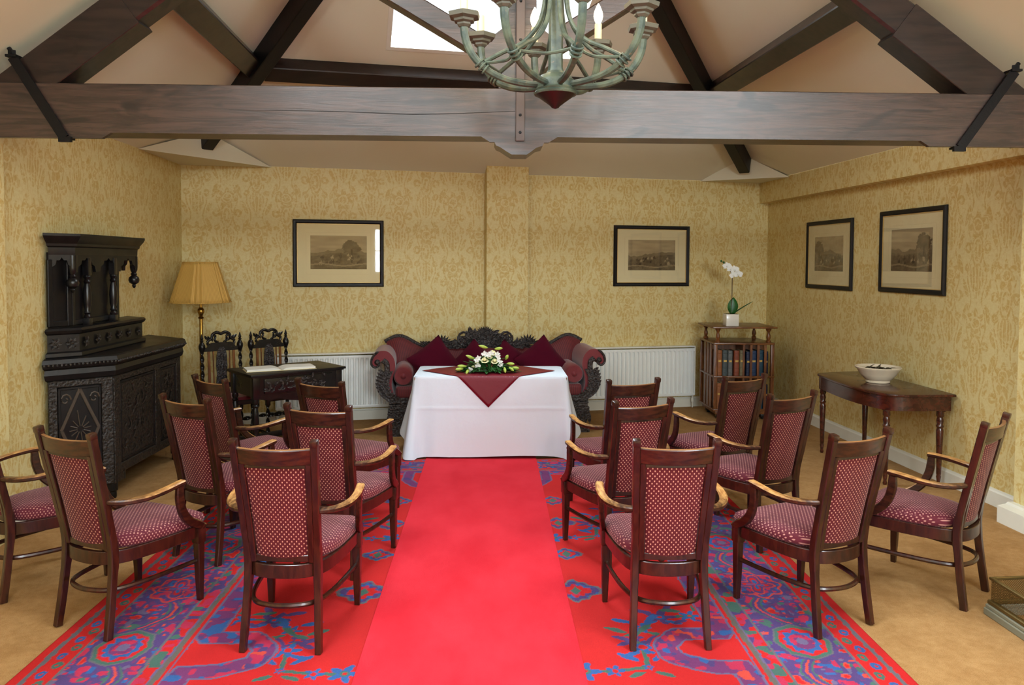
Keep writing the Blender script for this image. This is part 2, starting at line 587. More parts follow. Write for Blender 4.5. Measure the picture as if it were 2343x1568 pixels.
# ================================================================== THE ROOM
EAVE = 2.755
def xl(y): return -3.22 + 0.05 * (8.05 - y)
def xr(y): return 3.51 + 0.059 * (8.09 - y)
YR = -4.5
CL = Vector((-3.22, 8.05, 0)); CR = Vector((3.435, 9.363, 0))
RL = Vector((xl(YR), YR, 0)); RR = Vector((xr(YR), YR, 0))
APEX = Vector((0.09, 4.52, 5.03))
RIDGE_B = Vector((0.586, YR, 5.03))

def struct(o, label, cat):
    return tag(o, label, cat, None, 'structure')
def wall_frame(o, p0, p1):
    d = (p1 - p0)
    o.location = p0
    o.rotation_euler = (0, 0, math.atan2(d.y, d.x))
    return d.length

T = 0.14
def wall(name, p0, p1, label, h=EAVE, z0=0.0):
    """local x from p0 to p1 , interior face y=0 , thickness to local +y"""
    L = (p1 - p0).length
    bm = BM()
    box(bm, (L / 2, T / 2, (h + z0) / 2), (L + 2 * T * 0, T, h - z0))
    o = obj(name, bm, MAT['wallpaper'], None, 0)
    wall_frame(o, p0, p1)
    return struct(o, label, 'wall')
wall('wall_back', CL, CR, 'far wall in gold damask wallpaper behind the sofa')
wall('wall_left', RL, CL, 'left side wall in gold damask wallpaper beside the carved cupboard')
wall('wall_right', CR, RR, 'right side wall in gold damask wallpaper with two tall pictures')
# wall behind the camera with a wide window and an added gable window for the beam's sheen
bm = BM()
Lf = (RR - RL).length
def hole_wall(bm, x0, x1, z0, z1, hx0, hx1, hz0, hz1):
    for a, b, c, d in ((x0, hx0, z0, z1), (hx1, x1, z0, z1), (hx0, hx1, z0, hz0), (hx0, hx1, hz1, z1)):
        box(bm, ((a + b) / 2, -T / 2, (c + d) / 2), (b - a, T, d - c))
hole_wall(bm, 0, Lf, 0, EAVE, 4.45, 6.6, 1.4, 2.7)
# gable pieces around the added high window
gx0, gx1, gz0, gz1 = 2.2, 4.3, 3.3, 4.25
def gz(x):
    xa = RIDGE_B.x - RL.x
    return EAVE + (5.03 - EAVE) * (x / xa if x < xa else (Lf - x) / (Lf - xa))
prism(bm, [(0, EAVE), (gx0, EAVE), (gx0, gz(gx0))], 'y', -T, 0)
prism(bm, [(gx1, EAVE), (Lf, EAVE), (gx1, gz(gx1))], 'y', -T, 0)
prism(bm, [(gx0, EAVE), (gx1, EAVE), (gx1, gz0), (gx0, gz0)], 'y', -T, 0)
prism(bm, [(gx0, gz1), (gx1, gz1), (gx1, gz(gx1)), (RIDGE_B.x - RL.x, 5.03), (gx0, gz(gx0))], 'y', -T, 0)
o = obj('wall_front', bm, MAT['wallpaper'], None, 0)
o.location = RL
struct(o, 'near end wall with windows facing the room', 'wall')
def window(name, x0, x1, z0, z1, nx, nz, label):
    bm = BM()
    f = 0.06
    w, h = x1 - x0, z1 - z0
    for cx, cz, sx, sz in ((x0 + f / 2, (z0 + z1) / 2, f, h), (x1 - f / 2, (z0 + z1) / 2, f, h), ((x0 + x1) / 2, z0 + f / 2, w, f), ((x0 + x1) / 2, z1 - f / 2, w, f)):
        box(bm, (cx, -T / 2, cz), (sx, 0.08, sz))
    for i in range(1, nx): box(bm, (x0 + w * i / nx, -T / 2, (z0 + z1) / 2), (0.04, 0.06, h))
    for i in range(1, nz): box(bm, ((x0 + x1) / 2, -T / 2, z0 + h * i / nz), (w, 0.06, 0.04))
    o = obj(name, bm, MAT['white_paint'], None, 0); o.location = RL
    struct(o, label, 'window')
    bm = BM(); box(bm, ((x0 + x1) / 2, -T / 2, (z0 + z1) / 2), (w - 0.02, 0.006, h - 0.02))
    obj('pane', bm, MAT['window_glass'], o, 0)
window('window_1', 4.45, 6.6, 1.4, 2.7, 3, 2, 'wide white window in the near end wall')
window('window_2', gx0, gx1, gz0, gz1, 3, 1, 'added unseen gable window giving the tie beam its sheen')

bm = BM()
ring = [(CL.x - 0.3, CL.y + 0.3), (CR.x + 0.3, CR.y + 0.3), (RR.x + 0.3, RR.y - 0.3), (RL.x - 0.3, RL.y - 0.3)]
prism(bm, ring, 'z', -0.1, 0.0)
struct(obj('floor', bm, MAT['carpet'], None, 0), 'tan fitted carpet covering the whole floor', 'floor')

# ---- ceiling: hipped far end with a roof light, two long slopes
L3 = Vector((CL.x, CL.y, EAVE)); R3 = Vector((3.315, 9.338, 2.745))
LR3 = Vector((RL.x, RL.y, EAVE)); RR3 = Vector((xr(YR) - 0.12, YR, 2.745))
bm = BM()
def V(p): return bm.verts.new(p)
def holed(outer, rect):
    o4 = [V(p) for p in outer]; r4 = [V(p) for p in rect]
    n = len(o4)
    if n == 4:
        for i in range(4):
            bm.faces.new((o4[i], o4[(i + 1) % 4], r4[(i + 1) % 4], r4[i]))
    else:  # triangle L,R,A with rect bl,br,tr,tl
        Lq, Rq, Aq = o4; bl, br, tr, tl = r4
        bm.faces.new((Lq, Rq, br, bl)); bm.faces.new((Rq, Aq, tr, br)); bm.faces.new((Aq, tl, tr)); bm.faces.new((Aq, Lq, bl, tl))
hip_n = (R3 - L3).cross(APEX - L3).normalized()
if hip_n.z > 0: hip_n = -hip_n
he1 = (R3 - L3); he1.z = 0; he1.normalize()
he2 = hip_n.cross(he1).normalized()
if he2.z < 0: he2 = -he2
def on_hip(x, y):
    z = L3.z - (hip_n.x * (x - L3.x) + hip_n.y * (y - L3.y)) / hip_n.z
    return Vector((x, y, z))
sk0 = on_hip(-0.891, 6.856)
SKW, SKH = 1.66, 1.12
hip_rect = [sk0, sk0 + he1 * SKW, sk0 + he1 * SKW + he2 * SKH, sk0 + he2 * SKH]
holed([L3, R3, APEX], hip_rect)
def slope_rect(a, b, top, s0, s1, t0, t1):
    d = (b - a).normalized()
    e = (top - a); e -= d * e.dot(d); e.normalize()
    return [a + d * s0 + e * t0, a + d * s1 + e * t0, a + d * s1 + e * t1, a + d * s0 + e * t1]
left_rect = slope_rect(L3, LR3, APEX, 5.5, 7.1, 1.3, 2.6)
right_rect = slope_rect(R3, RR3, APEX, 6.8, 8.4, 1.3, 2.6)
left_rect2 = slope_rect(L3, LR3, APEX, 8.3, 10.1, 0.8, 2.1)
right_rect2 = slope_rect(R3, RR3, APEX, 9.6, 11.4, 0.8, 2.1)
def split_slope(a, b, top_a, top_b, s_mid, ra, rb):
    k = s_mid / (b - a).length
    m0 = a.lerp(b, k)
    d_ = (b - a).normalized(); e_ = (top_a - a); e_ -= d_ * e_.dot(d_)
    m1 = m0 + e_
    kk = (m1 - top_a).dot((top_b - top_a)) / (top_b - top_a).length_squared
    m1 = top_a.lerp(top_b, kk)
    holed([a, m0, m1, top_a], ra); holed([m0, b, top_b, m1], rb)
split_slope(L3, LR3, APEX, RIDGE_B, 7.7, left_rect, left_rect2)
split_slope(R3, RR3, APEX, RIDGE_B, 9.0, right_rect, right_rect2)
o = obj('ceiling', bm, MAT['ceiling'], None, 0)
struct(o, 'sloping cream plastered ceiling under the hipped roof', 'ceiling')
def skylight(name, rect, label):
    c = sum(rect, Vector()) / 4
    ex = (rect[1] - rect[0]); ey = (rect[3] - rect[0]); w, h = ex.length, ey.length
    ex.normalize(); ey.normalize(); n = ex.cross(ey).normalized()
    if n.z < 0: n = -n; ex = -ex
    M = Matrix((ex, ey, n)).transposed().to_4x4(); M.translation = c
    bm = BM()
    d = 0.16
    for cx, cy, sx, sy in ((-w / 2 - 0.02, 0, 0.04, h + 0.08), (w / 2 + 0.02, 0, 0.04, h + 0.08), (0, -h / 2 - 0.02, w, 0.04), (0, h / 2 + 0.02, w, 0.04)):
        box(bm, (cx, cy, d / 2 - 0.004), (sx, sy, d))
    o = obj(name, bm, MAT['white_paint'], None, 0); o.matrix_world = M
    struct(o, label, 'skylight')
    bm = BM(); box(bm, (0, 0, 0.11), (w, h, 0.006))
    obj('pane', bm, MAT['window_glass'], o, 0)
    return M, w, h
SK = [skylight('window_3', hip_rect, 'bright skylight in the sloping ceiling above the far end'),
      skylight('window_4', left_rect, 'skylight in the left roof slope near the camera'),
      skylight('window_5', right_rect, 'skylight in the right roof slope near the camera'),
      skylight('window_6', left_rect2, 'skylight in the left roof slope behind the camera'),
      skylight('window_7', right_rect2, 'skylight in the right roof slope behind the camera')]

# ---- trims: pilaster, bulkhead, corner soffits, piers, baseboards
u = (CR - CL).normalized(); nin = Vector((u.y, -u.x, 0))
bm = BM(); box(bm, (0, -0.065, 1.46), (0.48, 0.13, 2.92))
o = obj('trim_1', bm, MAT['wallpaper'], None, 0)
o.location = CL + u * ((0.145 - CL.x) / u.x) - nin * 0.0
o.location = Vector((0.168, 8.40 + 0.1975 * (0.168 + 1.44), 0))
o.rotation_euler = (0, 0, math.atan2(u.y, u.x))
struct(o, 'shallow wallpapered pilaster at the middle of the far wall', 'pilaster')
bm = BM()
Lb = (CR - RR).length
box(bm, (Lb / 2, -0.06, 2.62), (Lb, 0.12, 0.265))
o = obj('trim_2', bm, MAT['wallpaper'], None, 0); wall_frame(o, CR, RR)
struct(o, 'wallpapered bulkhead box running along the top of the right wall', 'bulkhead')
def soffit(name, corner, pa, pb, apex, label):
    bm = BM()
    vs = [bm.verts.new(p) for p in (corner, pa, pb, apex)]
    bm.faces.new((vs[0], vs[1], vs[2])); bm.faces.new((vs[1], vs[2], vs[3]))
    bm.faces.new((vs[0], vs[1], vs[3])); bm.faces.new((vs[0], vs[2], vs[3]))
    struct(obj(name, bm, MAT['ceiling'], None, 0), label, 'soffit')
soffit('trim_3', (-3.22, 8.05, 2.74), (-3.166, 6.97, 2.748), (-2.33, 8.22, 2.742), (-2.78, 7.60, 3.01), 'triangular boxed corner where the left hip timber meets the walls')
soffit('trim_4', (3.33, 9.34, 2.735), (2.53, 9.18, 2.738), (3.365, 8.53, 2.725), (2.96, 8.84, 3.0), 'triangular boxed corner where the right hip timber meets the walls')
bm = BM()
p = [(xl(4.78), 4.78), (xl(4.78) + 0.07, 4.78), (xl(YR) + 0.07, YR), (xl(YR), YR)]
prism(bm, p, 'z', 0, 2.75)
struct(obj('trim_5', bm, MAT['wallpaper'], None, 0), 'wallpapered pier at the left edge of the picture', 'pier')
bm = BM()
p = [(xr(5.03), 5.03), (xr(5.03) - 0.118, 5.03), (xr(0.7) - 0.118, 0.7), (xr(0.7), 0.7)]
prism(bm, p, 'z', 0, 2.6)
struct(obj('trim_6', bm, MAT['wallpaper'], None, 0), 'wallpapered chimney breast at the right edge of the picture', 'chimney breast')
def skirting(name, p0, p1, h, t, label, off=0.0):
    L = (p1 - p0).length
    bm = BM()
    prism(bm, [(-t - off, 0), (-off, 0), (-off, h), (-off - t * 0.35, h), (-off - t * 0.5, h - 0.012), (-off - t, h - 0.022)], 'x', 0, L)
    o = obj(name, bm, MAT['white_paint'], None, 0); wall_frame(o, p0, p1)
    struct(o, label, 'baseboard')
skirting('baseboard_back', CL, CR, 0.12, 0.018, 'white skirting board along the far wall')
skirting('baseboard_left', RL, CL, 0.12, 0.018, 'white skirting board along the left wall')
skirting('baseboard_right', CR, Vector((xr(5.04), 5.04, 0)), 0.125, 0.02, 'white skirting board along the right wall')
skirting('baseboard_front', Vector((xr(5.03) - 0.118, 5.03, 0)), Vector((xr(0.7) - 0.118, 0.7, 0)), 0.135, 0.117, 'white skirting board on the chimney breast')

# ================================================================== ROOF TIMBERS
YT = 4.45
truss = thing('roof_truss', 'dark king post truss with its long tie beam crossing the room overhead', 'roof truss', (0.1, YT + 0.1, 2.44))
def tpart(name, bm, m):
    o = obj(name, bm, m, None, 30)
    o.parent = truss; o.matrix_parent_inverse = Matrix.Translation(-Vector(truss.location))
    return o
bm = BM()
ZB, ZT = 2.477, 2.756
prism(bm, [(YT, ZB), (YT + 0.2, ZB), (YT + 0.2, ZT), (YT + 0.004, ZT), (YT, ZT - 0.004)], 'x', -3.045, 3.64)
# deeper unworked blocks left at the ends and under the king post
for xa, xb, sa, sb in ((-3.045, -2.17, 0, 1), (-0.06, 0.39, 1, 1), (2.53, 3.64, 1, 0)):
    prism(bm, [(xa, ZB + 0.002), (xa + 0.055 * sa, ZB - 0.032), (xb - 0.055 * sb, ZB - 0.032), (xb, ZB + 0.002)], 'y', YT - 0.001, YT + 0.03)
tie = tpart('tie_beam', bm, MAT['beam'])
# long drying crack
bm = BM()
pts = [(-1.5, 2.615), (-0.9, 2.612), (-0.45, 2.60), (-0.2, 2.607), (0.14, 2.625)]
sweep(bm, [(x, YT - 0.0005, z) for x, z in pts], rrect(0.004, 0.003), up=(0, 1, 0), scale=[0.3, 1, 1.4, 1, 0.6])
ck = obj('drying_crack', bm, MAT['near_black_timber'], tie, 0)
bm = BM()
prism(bm, [(0.045, 2.75), (0.25, 2.75), (0.25, 2.81), (0.285, 2.85), (0.375, 2.93), (0.385, 2.99), (0.355, 3.06), (0.262, 3.13), (0.258, 4.80), (0.105, 4.80), (0.10, 3.13), (0.02, 3.07), (-0.055, 3.03), (-0.08, 2.97), (-0.055, 2.91), (0.0, 2.85), (0.045, 2.81)], 'y', YT + 0.02, YT + 0.18)
tpart('king_post', bm, MAT['beam'])
def strut(a, b, w):
    a = Vector(a); b = Vector(b)
    bm = BM()
    sweep(bm, [a, b], rrect(0.13, w, 0.06), up=(-(b - a).z, 0, (b - a).x))
    return bm
tpart('strut', strut((-0.02, YT + 0.09, 2.985), (-1.24, YT + 0.09, 3.70), 0.115), MAT['beam'])
tpart('strut', strut((0.33, YT + 0.09, 3.005), (1.48, YT + 0.09, 3.745), 0.125), MAT['beam'])
def zl(x): return 2.902 + 0.77 * (x + 2.484)
def zr(x): return 2.905 + 0.77 * (2.823 - x)
def rafter(p, q, stop):
    p = Vector(p); q = Vector(q); d = (q - p).normalized(); up = Vector((-d.z, 0, d.x))
    if up.z < 0: up = -up
    bm = BM()
    s = p + d * stop
    sweep(bm, [p, s], rrect(0.18, 0.235, 0.02), up=up)
    sweep(bm, [s + up * 0.012, q + up * 0.012], rrect(0.165, 0.212, 0.09), up=up)
    return bm
tpart('principal_rafter', rafter((-2.92, YT + 0.1, zl(-2.92)), (0.05, YT + 0.1, zl(0.05) - 0.05), 1.05), MAT['dark_timber'])
tpart('principal_rafter', rafter((3.27, YT + 0.1, zr(3.27)), (0.2, YT + 0.1, zr(0.2) - 0.1), 1.05), MAT['dark_timber'])
def strap(a, b):
    a = Vector(a); b = Vector(b); d = (b - a).normalized(); n = Vector((-d.z, 0, d.x))
    bm = BM()
    sweep(bm, [a - d * 0.0, b], rrect(0.012, 0.055, 0.1), up=n)
    # wraps under the beam and over the rafter, with a nut
    box(bm, b + Vector((0, 0.03, 0.0)), (0.05, 0.08, 0.012))
    box(bm, a + Vector((0, 0.09, 0.005)), (0.06, 0.22, 0.014))
    sgn = -1 if b.x > a.x else 1
    tube(bm, [a + Vector((0, 0.03, 0)), a - d * 0.07 + Vector((0, 0.03, 0))], 0.012, 6)
    lathe(bm, [(0.022, -0.012), (0.022, 0.012)], a - d * 0.04 + Vector((0, 0.03, 0)), 6)
    box(bm, b + d * 0.012, (0.07, 0.02, 0.03))
    return bm
tpart('iron_strap', strap((-2.71, YT - 0.012, 2.895), (-2.43, YT - 0.012, 2.445)), MAT['wrought_iron'])
tpart('iron_strap', strap((3.08, YT - 0.012, 2.885), (2.765, YT - 0.012, 2.44)), MAT['wrought_iron'])
bm = BM()
box(bm, (0.169, YT - 0.01, 2.98), (0.052, 0.014, 1.06), bevel=0.003, seg=1)
ks = tpart('king_post_strap', bm, MAT['grey_strap'])
bm = BM()
for z in (2.50, 2.60, 2.88, 3.03, 3.25):
    lathe(bm, [(0.009, 0), (0.007, 0.006)], (0.169, YT - 0.017, z), 8, Matrix.Rotation(PI / 2, 4, 'X'))
bo = obj('bolt_heads', bm, MAT['wrought_iron'], None)
bo.parent = ks
bm = BM()
prism(bm, [(0.02, 2.445), (0.31, 2.445), (0.30, 2.425), (0.265, 2.415), (0.235, 2.392), (0.21, 2.374), (0.12, 2.374), (0.085, 2.395), (0.055, 2.415), (0.03, 2.425)], 'y', YT - 0.006, YT + 0.19)
tpart('pendant_block', bm, MAT['beam'])

def timber(name, a, b, w, h, label, cat, upv=(0, 0, 1), m='dark_timber'):
    a = Vector(a); b = Vector(b)
    bm = BM()
    sweep(bm, [a, b], rrect(w, h, 0.06), up=upv)
    return tag(obj(name, bm, MAT[m], None, 30), label, cat)
hipL = (APEX - L3); hipR = (APEX - R3)
off = Vector((0, 0, -0.13))
timber('hip_rafter', L3 + hipL * 0.128 + off, L3 + hipL * 0.97 + off, 0.12, 0.19, 'black diagonal hip rafter rising from the left far corner of the ceiling', 'rafter', m='near_black_timber')
timber('hip_rafter', R3 + hipR * 0.115 + off, R3 + hipR * 0.97 + off, 0.12, 0.19, 'black diagonal hip rafter rising from the right far corner of the ceiling', 'rafter', m='near_black_timber')
pa = on_hip(-2.02, 6.915); pb = on_hip(2.22, 6.915 + 0.1975 * 4.24)
timber('purlin', pa + hip_n * 0.06, pb + hip_n * 0.06, 0.13, 0.18, 'dark horizontal purlin just below the skylight at the far end', 'purlin', upv=he2)
dl = (LR3 - L3).normalized(); el = (APEX - L3); el -= dl * el.dot(dl); el.normalize(); nl = dl.cross(el)
if nl.z > 0: nl = -nl
sl = (3.50 - EAVE) / el.z
timber('purlin', L3 + el * sl + nl * 0.06 + dl * 1.22, L3 + el * sl + nl * 0.06 + dl * 3.40, 0.13, 0.17, 'dark slanting-looking purlin under the left roof slope', 'purlin', upv=el)
dr = (RR3 - R3).normalized(); er = (APEX - R3); er -= dr * er.dot(dr); er.normalize(); nr = dr.cross(er)
if nr.z > 0: nr = -nr
sr = (3.50 - 2.745) / er.z
timber('purlin', R3 + er * sr + nr * 0.06 + dr * 1.72, R3 + er * sr + nr * 0.06 + dr * 4.70, 0.13, 0.17, 'dark slanting-looking purlin under the right roof slope', 'purlin', upv=er)

# ================================================================== RUG AND RUNNER (colour drawn into the pile)
def color_grid(name, x0, x1, y0, y1, step, fn, z=0.0, thick=0.008, m='oriental_rug', vertical=False):
    nx = max(2, int(round((x1 - x0) / step))) + 1
    ny = max(2, int(round((y1 - y0) / step))) + 1
    X, Y = np.meshgrid(np.linspace(x0, x1, nx), np.linspace(y0, y1, ny))
    C = fn(X, Y)
    n = nx * ny
    co = np.zeros((n + 2 * (nx + ny), 3))
    if vertical:
        co[:n, 0] = X.ravel(); co[:n, 2] = Y.ravel(); co[:n, 1] = z
    else:
        co[:n, 0] = X.ravel(); co[:n, 1] = Y.ravel(); co[:n, 2] = z + thick
    idx = np.arange(n).reshape(ny, nx)
    f = np.stack([idx[:-1, :-1], idx[:-1, 1:], idx[1:, 1:], idx[1:, :-1]], -1).reshape(-1, 4)
    border = np.concatenate([idx[0, :], idx[1:, -1], idx[-1, -2::-1], idx[-2:0:-1, 0]])
    nb = len(border)
    co = np.concatenate([co[:n], co[border]])
    if vertical: co[n:, 1] = z + thick
    else: co[n:, 2] = z
    lo = n + np.arange(nb)
    nxt = np.roll(np.arange(nb), -1)
    f2 = np.stack([border, lo, lo[nxt], border[nxt]], -1)
    f = np.concatenate([f, f2])
    me = bpy.data.meshes.new(name)
    me.vertices.add(len(co)); me.vertices.foreach_set('co', co.ravel().astype('f4'))
    me.loops.add(f.size); me.loops.foreach_set('vertex_index', f.ravel().astype('i4'))
    me.polygons.add(len(f)); me.polygons.foreach_set('loop_start', (np.arange(len(f)) * 4).astype('i4'))
    me.update(calc_edges=True)
    col = np.ones((len(co), 4), 'f4')
    CC = C.reshape(-1, 3)
    L = np.where(CC <= 10.31, CC / 255 / 12.92, ((CC / 255 + 0.055) / 1.055) ** 2.4)
    col[:n, :3] = L; col[n:, :3] = L[border]
    a = me.color_attributes.new('Col', 'FLOAT_COLOR', 'POINT')
    a.data.foreach_set('color', col.ravel())
    me.materials.append(MAT[m])
    return bpy.data.objects.new(name, me)

def vnoise(X, Y, s, seed):
    rs = np.random.RandomState(seed)
    G = rs.rand(256, 256)
    x = X / s; y = Y / s
    xi = np.floor(x).astype(int); yi = np.floor(y).astype(int)
    fx = x - xi; fy = y - yi
    fx = fx * fx * (3 - 2 * fx); fy = fy * fy * (3 - 2 * fy)
    g = lambda a, b: G[a % 256, b % 256]
    return (g(xi, yi) * (1 - fx) + g(xi + 1, yi) * fx) * (1 - fy) + (g(xi, yi + 1) * (1 - fx) + g(xi + 1, yi + 1) * fx) * fy

RX0, RX1, RY0, RY1 = -1.985, 1.785, 1.15, 6.69
RCX = (RX0 + RX1) / 2
def rug_colors(X, Y):
    RED = np.array([198, 40, 40.]); PUR = np.array([118, 58, 104.]); NAVY = np.array([86, 66, 116.])
    GRY = np.array([104, 100, 106.]); BLU = np.array([56, 94, 152.]); GRN = np.array([74, 104, 94.])
    MAG = np.array([184, 50, 80.]); ORG = np.array([206, 74, 62.]); LIL = np.array([108, 96, 128.])
    wx = (vnoise(X, Y, 0.03, 1) - 0.5) * 0.008; wy = (vnoise(X, Y, 0.03, 2) - 0.5) * 0.008
    x = X + wx; y = Y + wy
    C = np.broadcast_to(RED, X.shape + (3,)).copy()
    def put(mask, c): C[mask] = c
    dside = np.minimum(x - RX0, RX1 - x)
    dend = np.minimum(RY1 - y, y - RY0)
    dend = dend * 1.6
    d = np.minimum(dside, dend)
    t = np.where(dside < dend, y, x)             # running coordinate along the border
    # outer red band with blue motifs
    put((d > 0.045) & (d < 0.068), GRY)
    band = (d > 0.068) & (d < 0.165)
    k = np.floor(t / 0.075).astype(int); tt = (t / 0.075 - k - 0.5) * 0.075
    dd = d - 0.117 + 0.012 * np.where(k % 2 == 0, 1, -1)
    mo = band & (np.hypot(tt / 0.030, dd / 0.020) < 1)
    put(mo & (k % 2 == 0), BLU); put(mo & (k % 2 == 1), GRN)
    put(band & (np.hypot(tt / 0.009, dd / 0.007) < 1), RED)
    put((d > 0.165) & (d < 0.177), GRY)
    # main navy border
    nb = (d >= 0.177) & (d < 0.50)
    put(nb, NAVY)
    dn = d - 0.338
    per = 0.62
    kk = np.floor(t / per).astype(int); s = (t / per - kk - 0.5) * per
    r = np.hypot(s / 0.150, dn / 0.125); th = np.arctan2(dn, s)
    n1 = vnoise(x, y, 0.042, 5); n2 = vnoise(x, y, 0.036, 6); n3 = vnoise(x, y, 0.05, 7); n4 = vnoise(x, y, 0.022, 8)
    ev = nb & (kk % 2 == 0); od = nb & (kk % 2 == 1)
    lob = r - 0.10 * np.cos(8 * th)
    put(ev & (lob < 1.04), ORG); put(ev & (lob < 0.95), NAVY)
    put(ev & (lob < 0.95) & (n4 > 0.60), MAG); put(ev & (lob < 0.95) & (n4 < 0.22), BLU)
    fl_ = r - 0.22 * np.cos(4 * th + 0.6)
    put(ev & (fl_ < 0.62), ORG); put(ev & (fl_ < 0.54), NAVY); put(ev & (fl_ < 0.54) & (n4 > 0.55), PUR); put(ev & (fl_ < 0.34), RED); put(ev & (fl_ < 0.18), BLU)
    oc = np.maximum(np.abs(s) / 0.150, np.abs(dn) / 0.120) * 0.55 + (np.abs(s) / 0.150 + np.abs(dn) / 0.120) * 0.36
    put(od & (oc < 1.0), GRY); put(od & (oc < 0.94), GRN); put(od & (oc < 0.80), RED); put(od & (oc < 0.80) & (n4 > 0.62), MAG)
    put(od & (oc < 0.62 + 0.06 * np.cos(10 * th)), BLU); put(od & (oc < 0.44), PUR); put(od & (oc < 0.44) & (n4 > 0.55), MAG); put(od & (oc < 0.20), LIL)
    # vine between medallions
    v = np.abs(dn - 0.085 * np.sin(2 * PI * t / per + 1.2))
    vm = nb & (r > 1.14)
    put(vm & (v < 0.006), ORG)
    put(vm & (np.abs(v - 0.026) < 0.0045), GRN)
    fl = vm & (v > 0.03)
    put(fl & (n1 > 0.70), MAG); put(fl & (n2 > 0.78), BLU); put(fl & (n3 > 0.80), GRN); put(fl & (n1 < 0.2), ORG); put(fl & (n1 < 0.12), RED); put(fl & (n2 < 0.16), LIL); put(fl & (n4 > 0.80), PUR)
    put((d > 0.50) & (d < 0.512), GRY)
    sb = (d >= 0.512) & (d < 0.572)
    put(sb, RED)
    put(sb & (n2 > 0.62), MAG); put(sb & (n1 > 0.66), NAVY); put(sb & (n3 > 0.70), GRN)
    put((d > 0.572) & (d < 0.582), LIL)
    put((d > 0.582) & (d < 0.606), np.array([104, 96, 90.])); put((d > 0.606) & (d < 0.622), RED)
    put((d > 0.622) & (d < 0.630), LIL)
    # inner purple ribbon, stepping inwards round two red cartouches on each side and one at each end
    Xs = np.abs(x - RCX); W = (RX1 - RX0) / 2; Yc = (RY0 + RY1) / 2
    fld = d > 0.630
    def sd_poly(px, py, poly):
        poly = np.array(poly)
        n = len(poly); dmin = np.full(px.shape, 9.0); inside = np.zeros(px.shape, bool)
        for i in range(n):
            a = poly[i]; b = poly[(i + 1) % n]
            e = b - a
            tt_ = np.clip(((px - a[0]) * e[0] + (py - a[1]) * e[1]) / (e @ e + 1e-12), 0, 1)
            dmin = np.minimum(dmin, np.hypot(px - a[0] - tt_ * e[0], py - a[1] - tt_ * e[1]))
            cnd = ((a[1] > py) != (b[1] > py)) & (px < (b[0] - a[0]) * (py - a[1]) / (b[1] - a[1] + 1e-12) + a[0])
            inside ^= cnd
        return np.where(inside, -dmin, dmin)
    i0 = W - 0.630
    Ys = y
    ya, yb = RY0 + 0.63 / 1.6, RY1 - 0.63 / 1.6
    poly = [(-2.0, yb), (i0, yb), (i0, 3.50), (i0 - 0.04, 3.44), (i0 - 0.24, 3.44), (i0 - 0.30, 3.37), (i0 - 0.29, 3.31), (i0 - 0.18, 3.25), (i0 - 0.02, 3.24), (i0, 3.16), (i0, ya), (-2.0, ya)]
    sd = sd_poly(Xs, Ys, poly)
    rib = fld & (sd > -0.105) & (sd <= 0)
    put(rib, PUR)
    put(rib & (n1 > 0.62), MAG); put(rib & (n2 > 0.70), NAVY); put(rib & (n3 > 0.78), BLU); put(rib & (n3 < 0.15), ORG)
    put(fld & (np.abs(sd + 0.106) < 0.006), LIL); put(fld & (np.abs(sd - 0.002) < 0.006), LIL)
    # end cartouches near the far end beside the runner
    sd2 = sd_poly(Xs, Ys, [(0.0, 6.25), (0.52, 6.25), (0.52, 6.04), (0.45, 5.92), (0.0, 5.84)])
    put(fld & (sd2 < 0), RED); put(fld & (sd2 > 0) & (sd2 < 0.075), PUR); put(fld & (sd2 > 0) & (sd2 < 0.075) & (n1 > 0.62), NAVY)
    put(fld & (np.abs(sd2) < 0.006), LIL); put(fld & (np.abs(sd2 - 0.078) < 0.005), LIL)
    inner = fld & (sd < -0.12) & (sd2 > 0.10)
    # floral sprigs
    def rosette(cx, cy, R, pet, c1, c2):
        for sx in (-1, 1):
            dx = x - (RCX + sx * cx); dy = y - cy
            rr = np.hypot(dx, dy); th_ = np.arctan2(dy, dx)
            put(inner & (rr < R * (0.72 + 0.30 * np.cos(pet * th_))), c1)
            put(inner & (rr < R * 0.30), c2)
            put(inner & (rr < R * 0.14), RED)
    def leafy(cx, cy, ang, L_, W_, c):
        for sx in (-1, 1):
            dx = (x - (RCX + sx * cx)) * sx; dy = y - cy
            ca, sa = math.cos(ang), math.sin(ang)
            a = dx * ca + dy * sa; b = -dx * sa + dy * ca
            put(inner & (np.hypot((a - L_ / 2) / (L_ / 2), b / (W_ / 2)) < 1), c)
    def line(p, q, w, c):
        p = np.array(p); q = np.array(q); e = q - p
        for sx in (-1, 1):
            dx = (x - RCX) * sx
            tt_ = np.clip(((dx - p[0]) * e[0] + (y - p[1]) * e[1]) / (e @ e), 0, 1)
            put(inner & (np.hypot(dx - p[0] - tt_ * e[0], y - p[1] - tt_ * e[1]) < w), c)
    def branch(y0):
        stem = [(0.51, y0), (0.64, y0 + 0.0), (0.79, y0 + 0.03), (0.80, y0 + 0.20), (0.78, y0 + 0.29), (0.83, y0 + 0.38), (0.94, y0 + 0.49), (1.09, y0 + 0.50)]
        for a_, b_ in zip(stem[:-1], stem[1:]): line(a_, b_, 0.011, GRN)
        for (px, py), R, c1, c2 in zip(stem, (0.075, 0.045, 0.026, 0.062, 0.042, 0.05, 0.08, 0.055), (BLU, BLU, BLU, BLU, NAVY, BLU, NAVY, BLU), (GRN, RED, RED, RED, RED, RED, BLU, GRN)):
            rosette(px, py, R, 5, c1, c2)
        for i_, (px, py) in enumerate(stem[2:]):
            for sgn in (-1, 1):
                leafy(px + 0.03 * sgn, py + 0.05, PI / 2 - sgn * 0.9 + i_ * 0.1, 0.11, 0.036, (BLU, NAVY, GRN)[i_ % 3])
                leafy(px + 0.02 * sgn, py - 0.04, PI / 2 - sgn * 2.0, 0.085, 0.030, (GRN, BLU, NAVY)[i_ % 3])
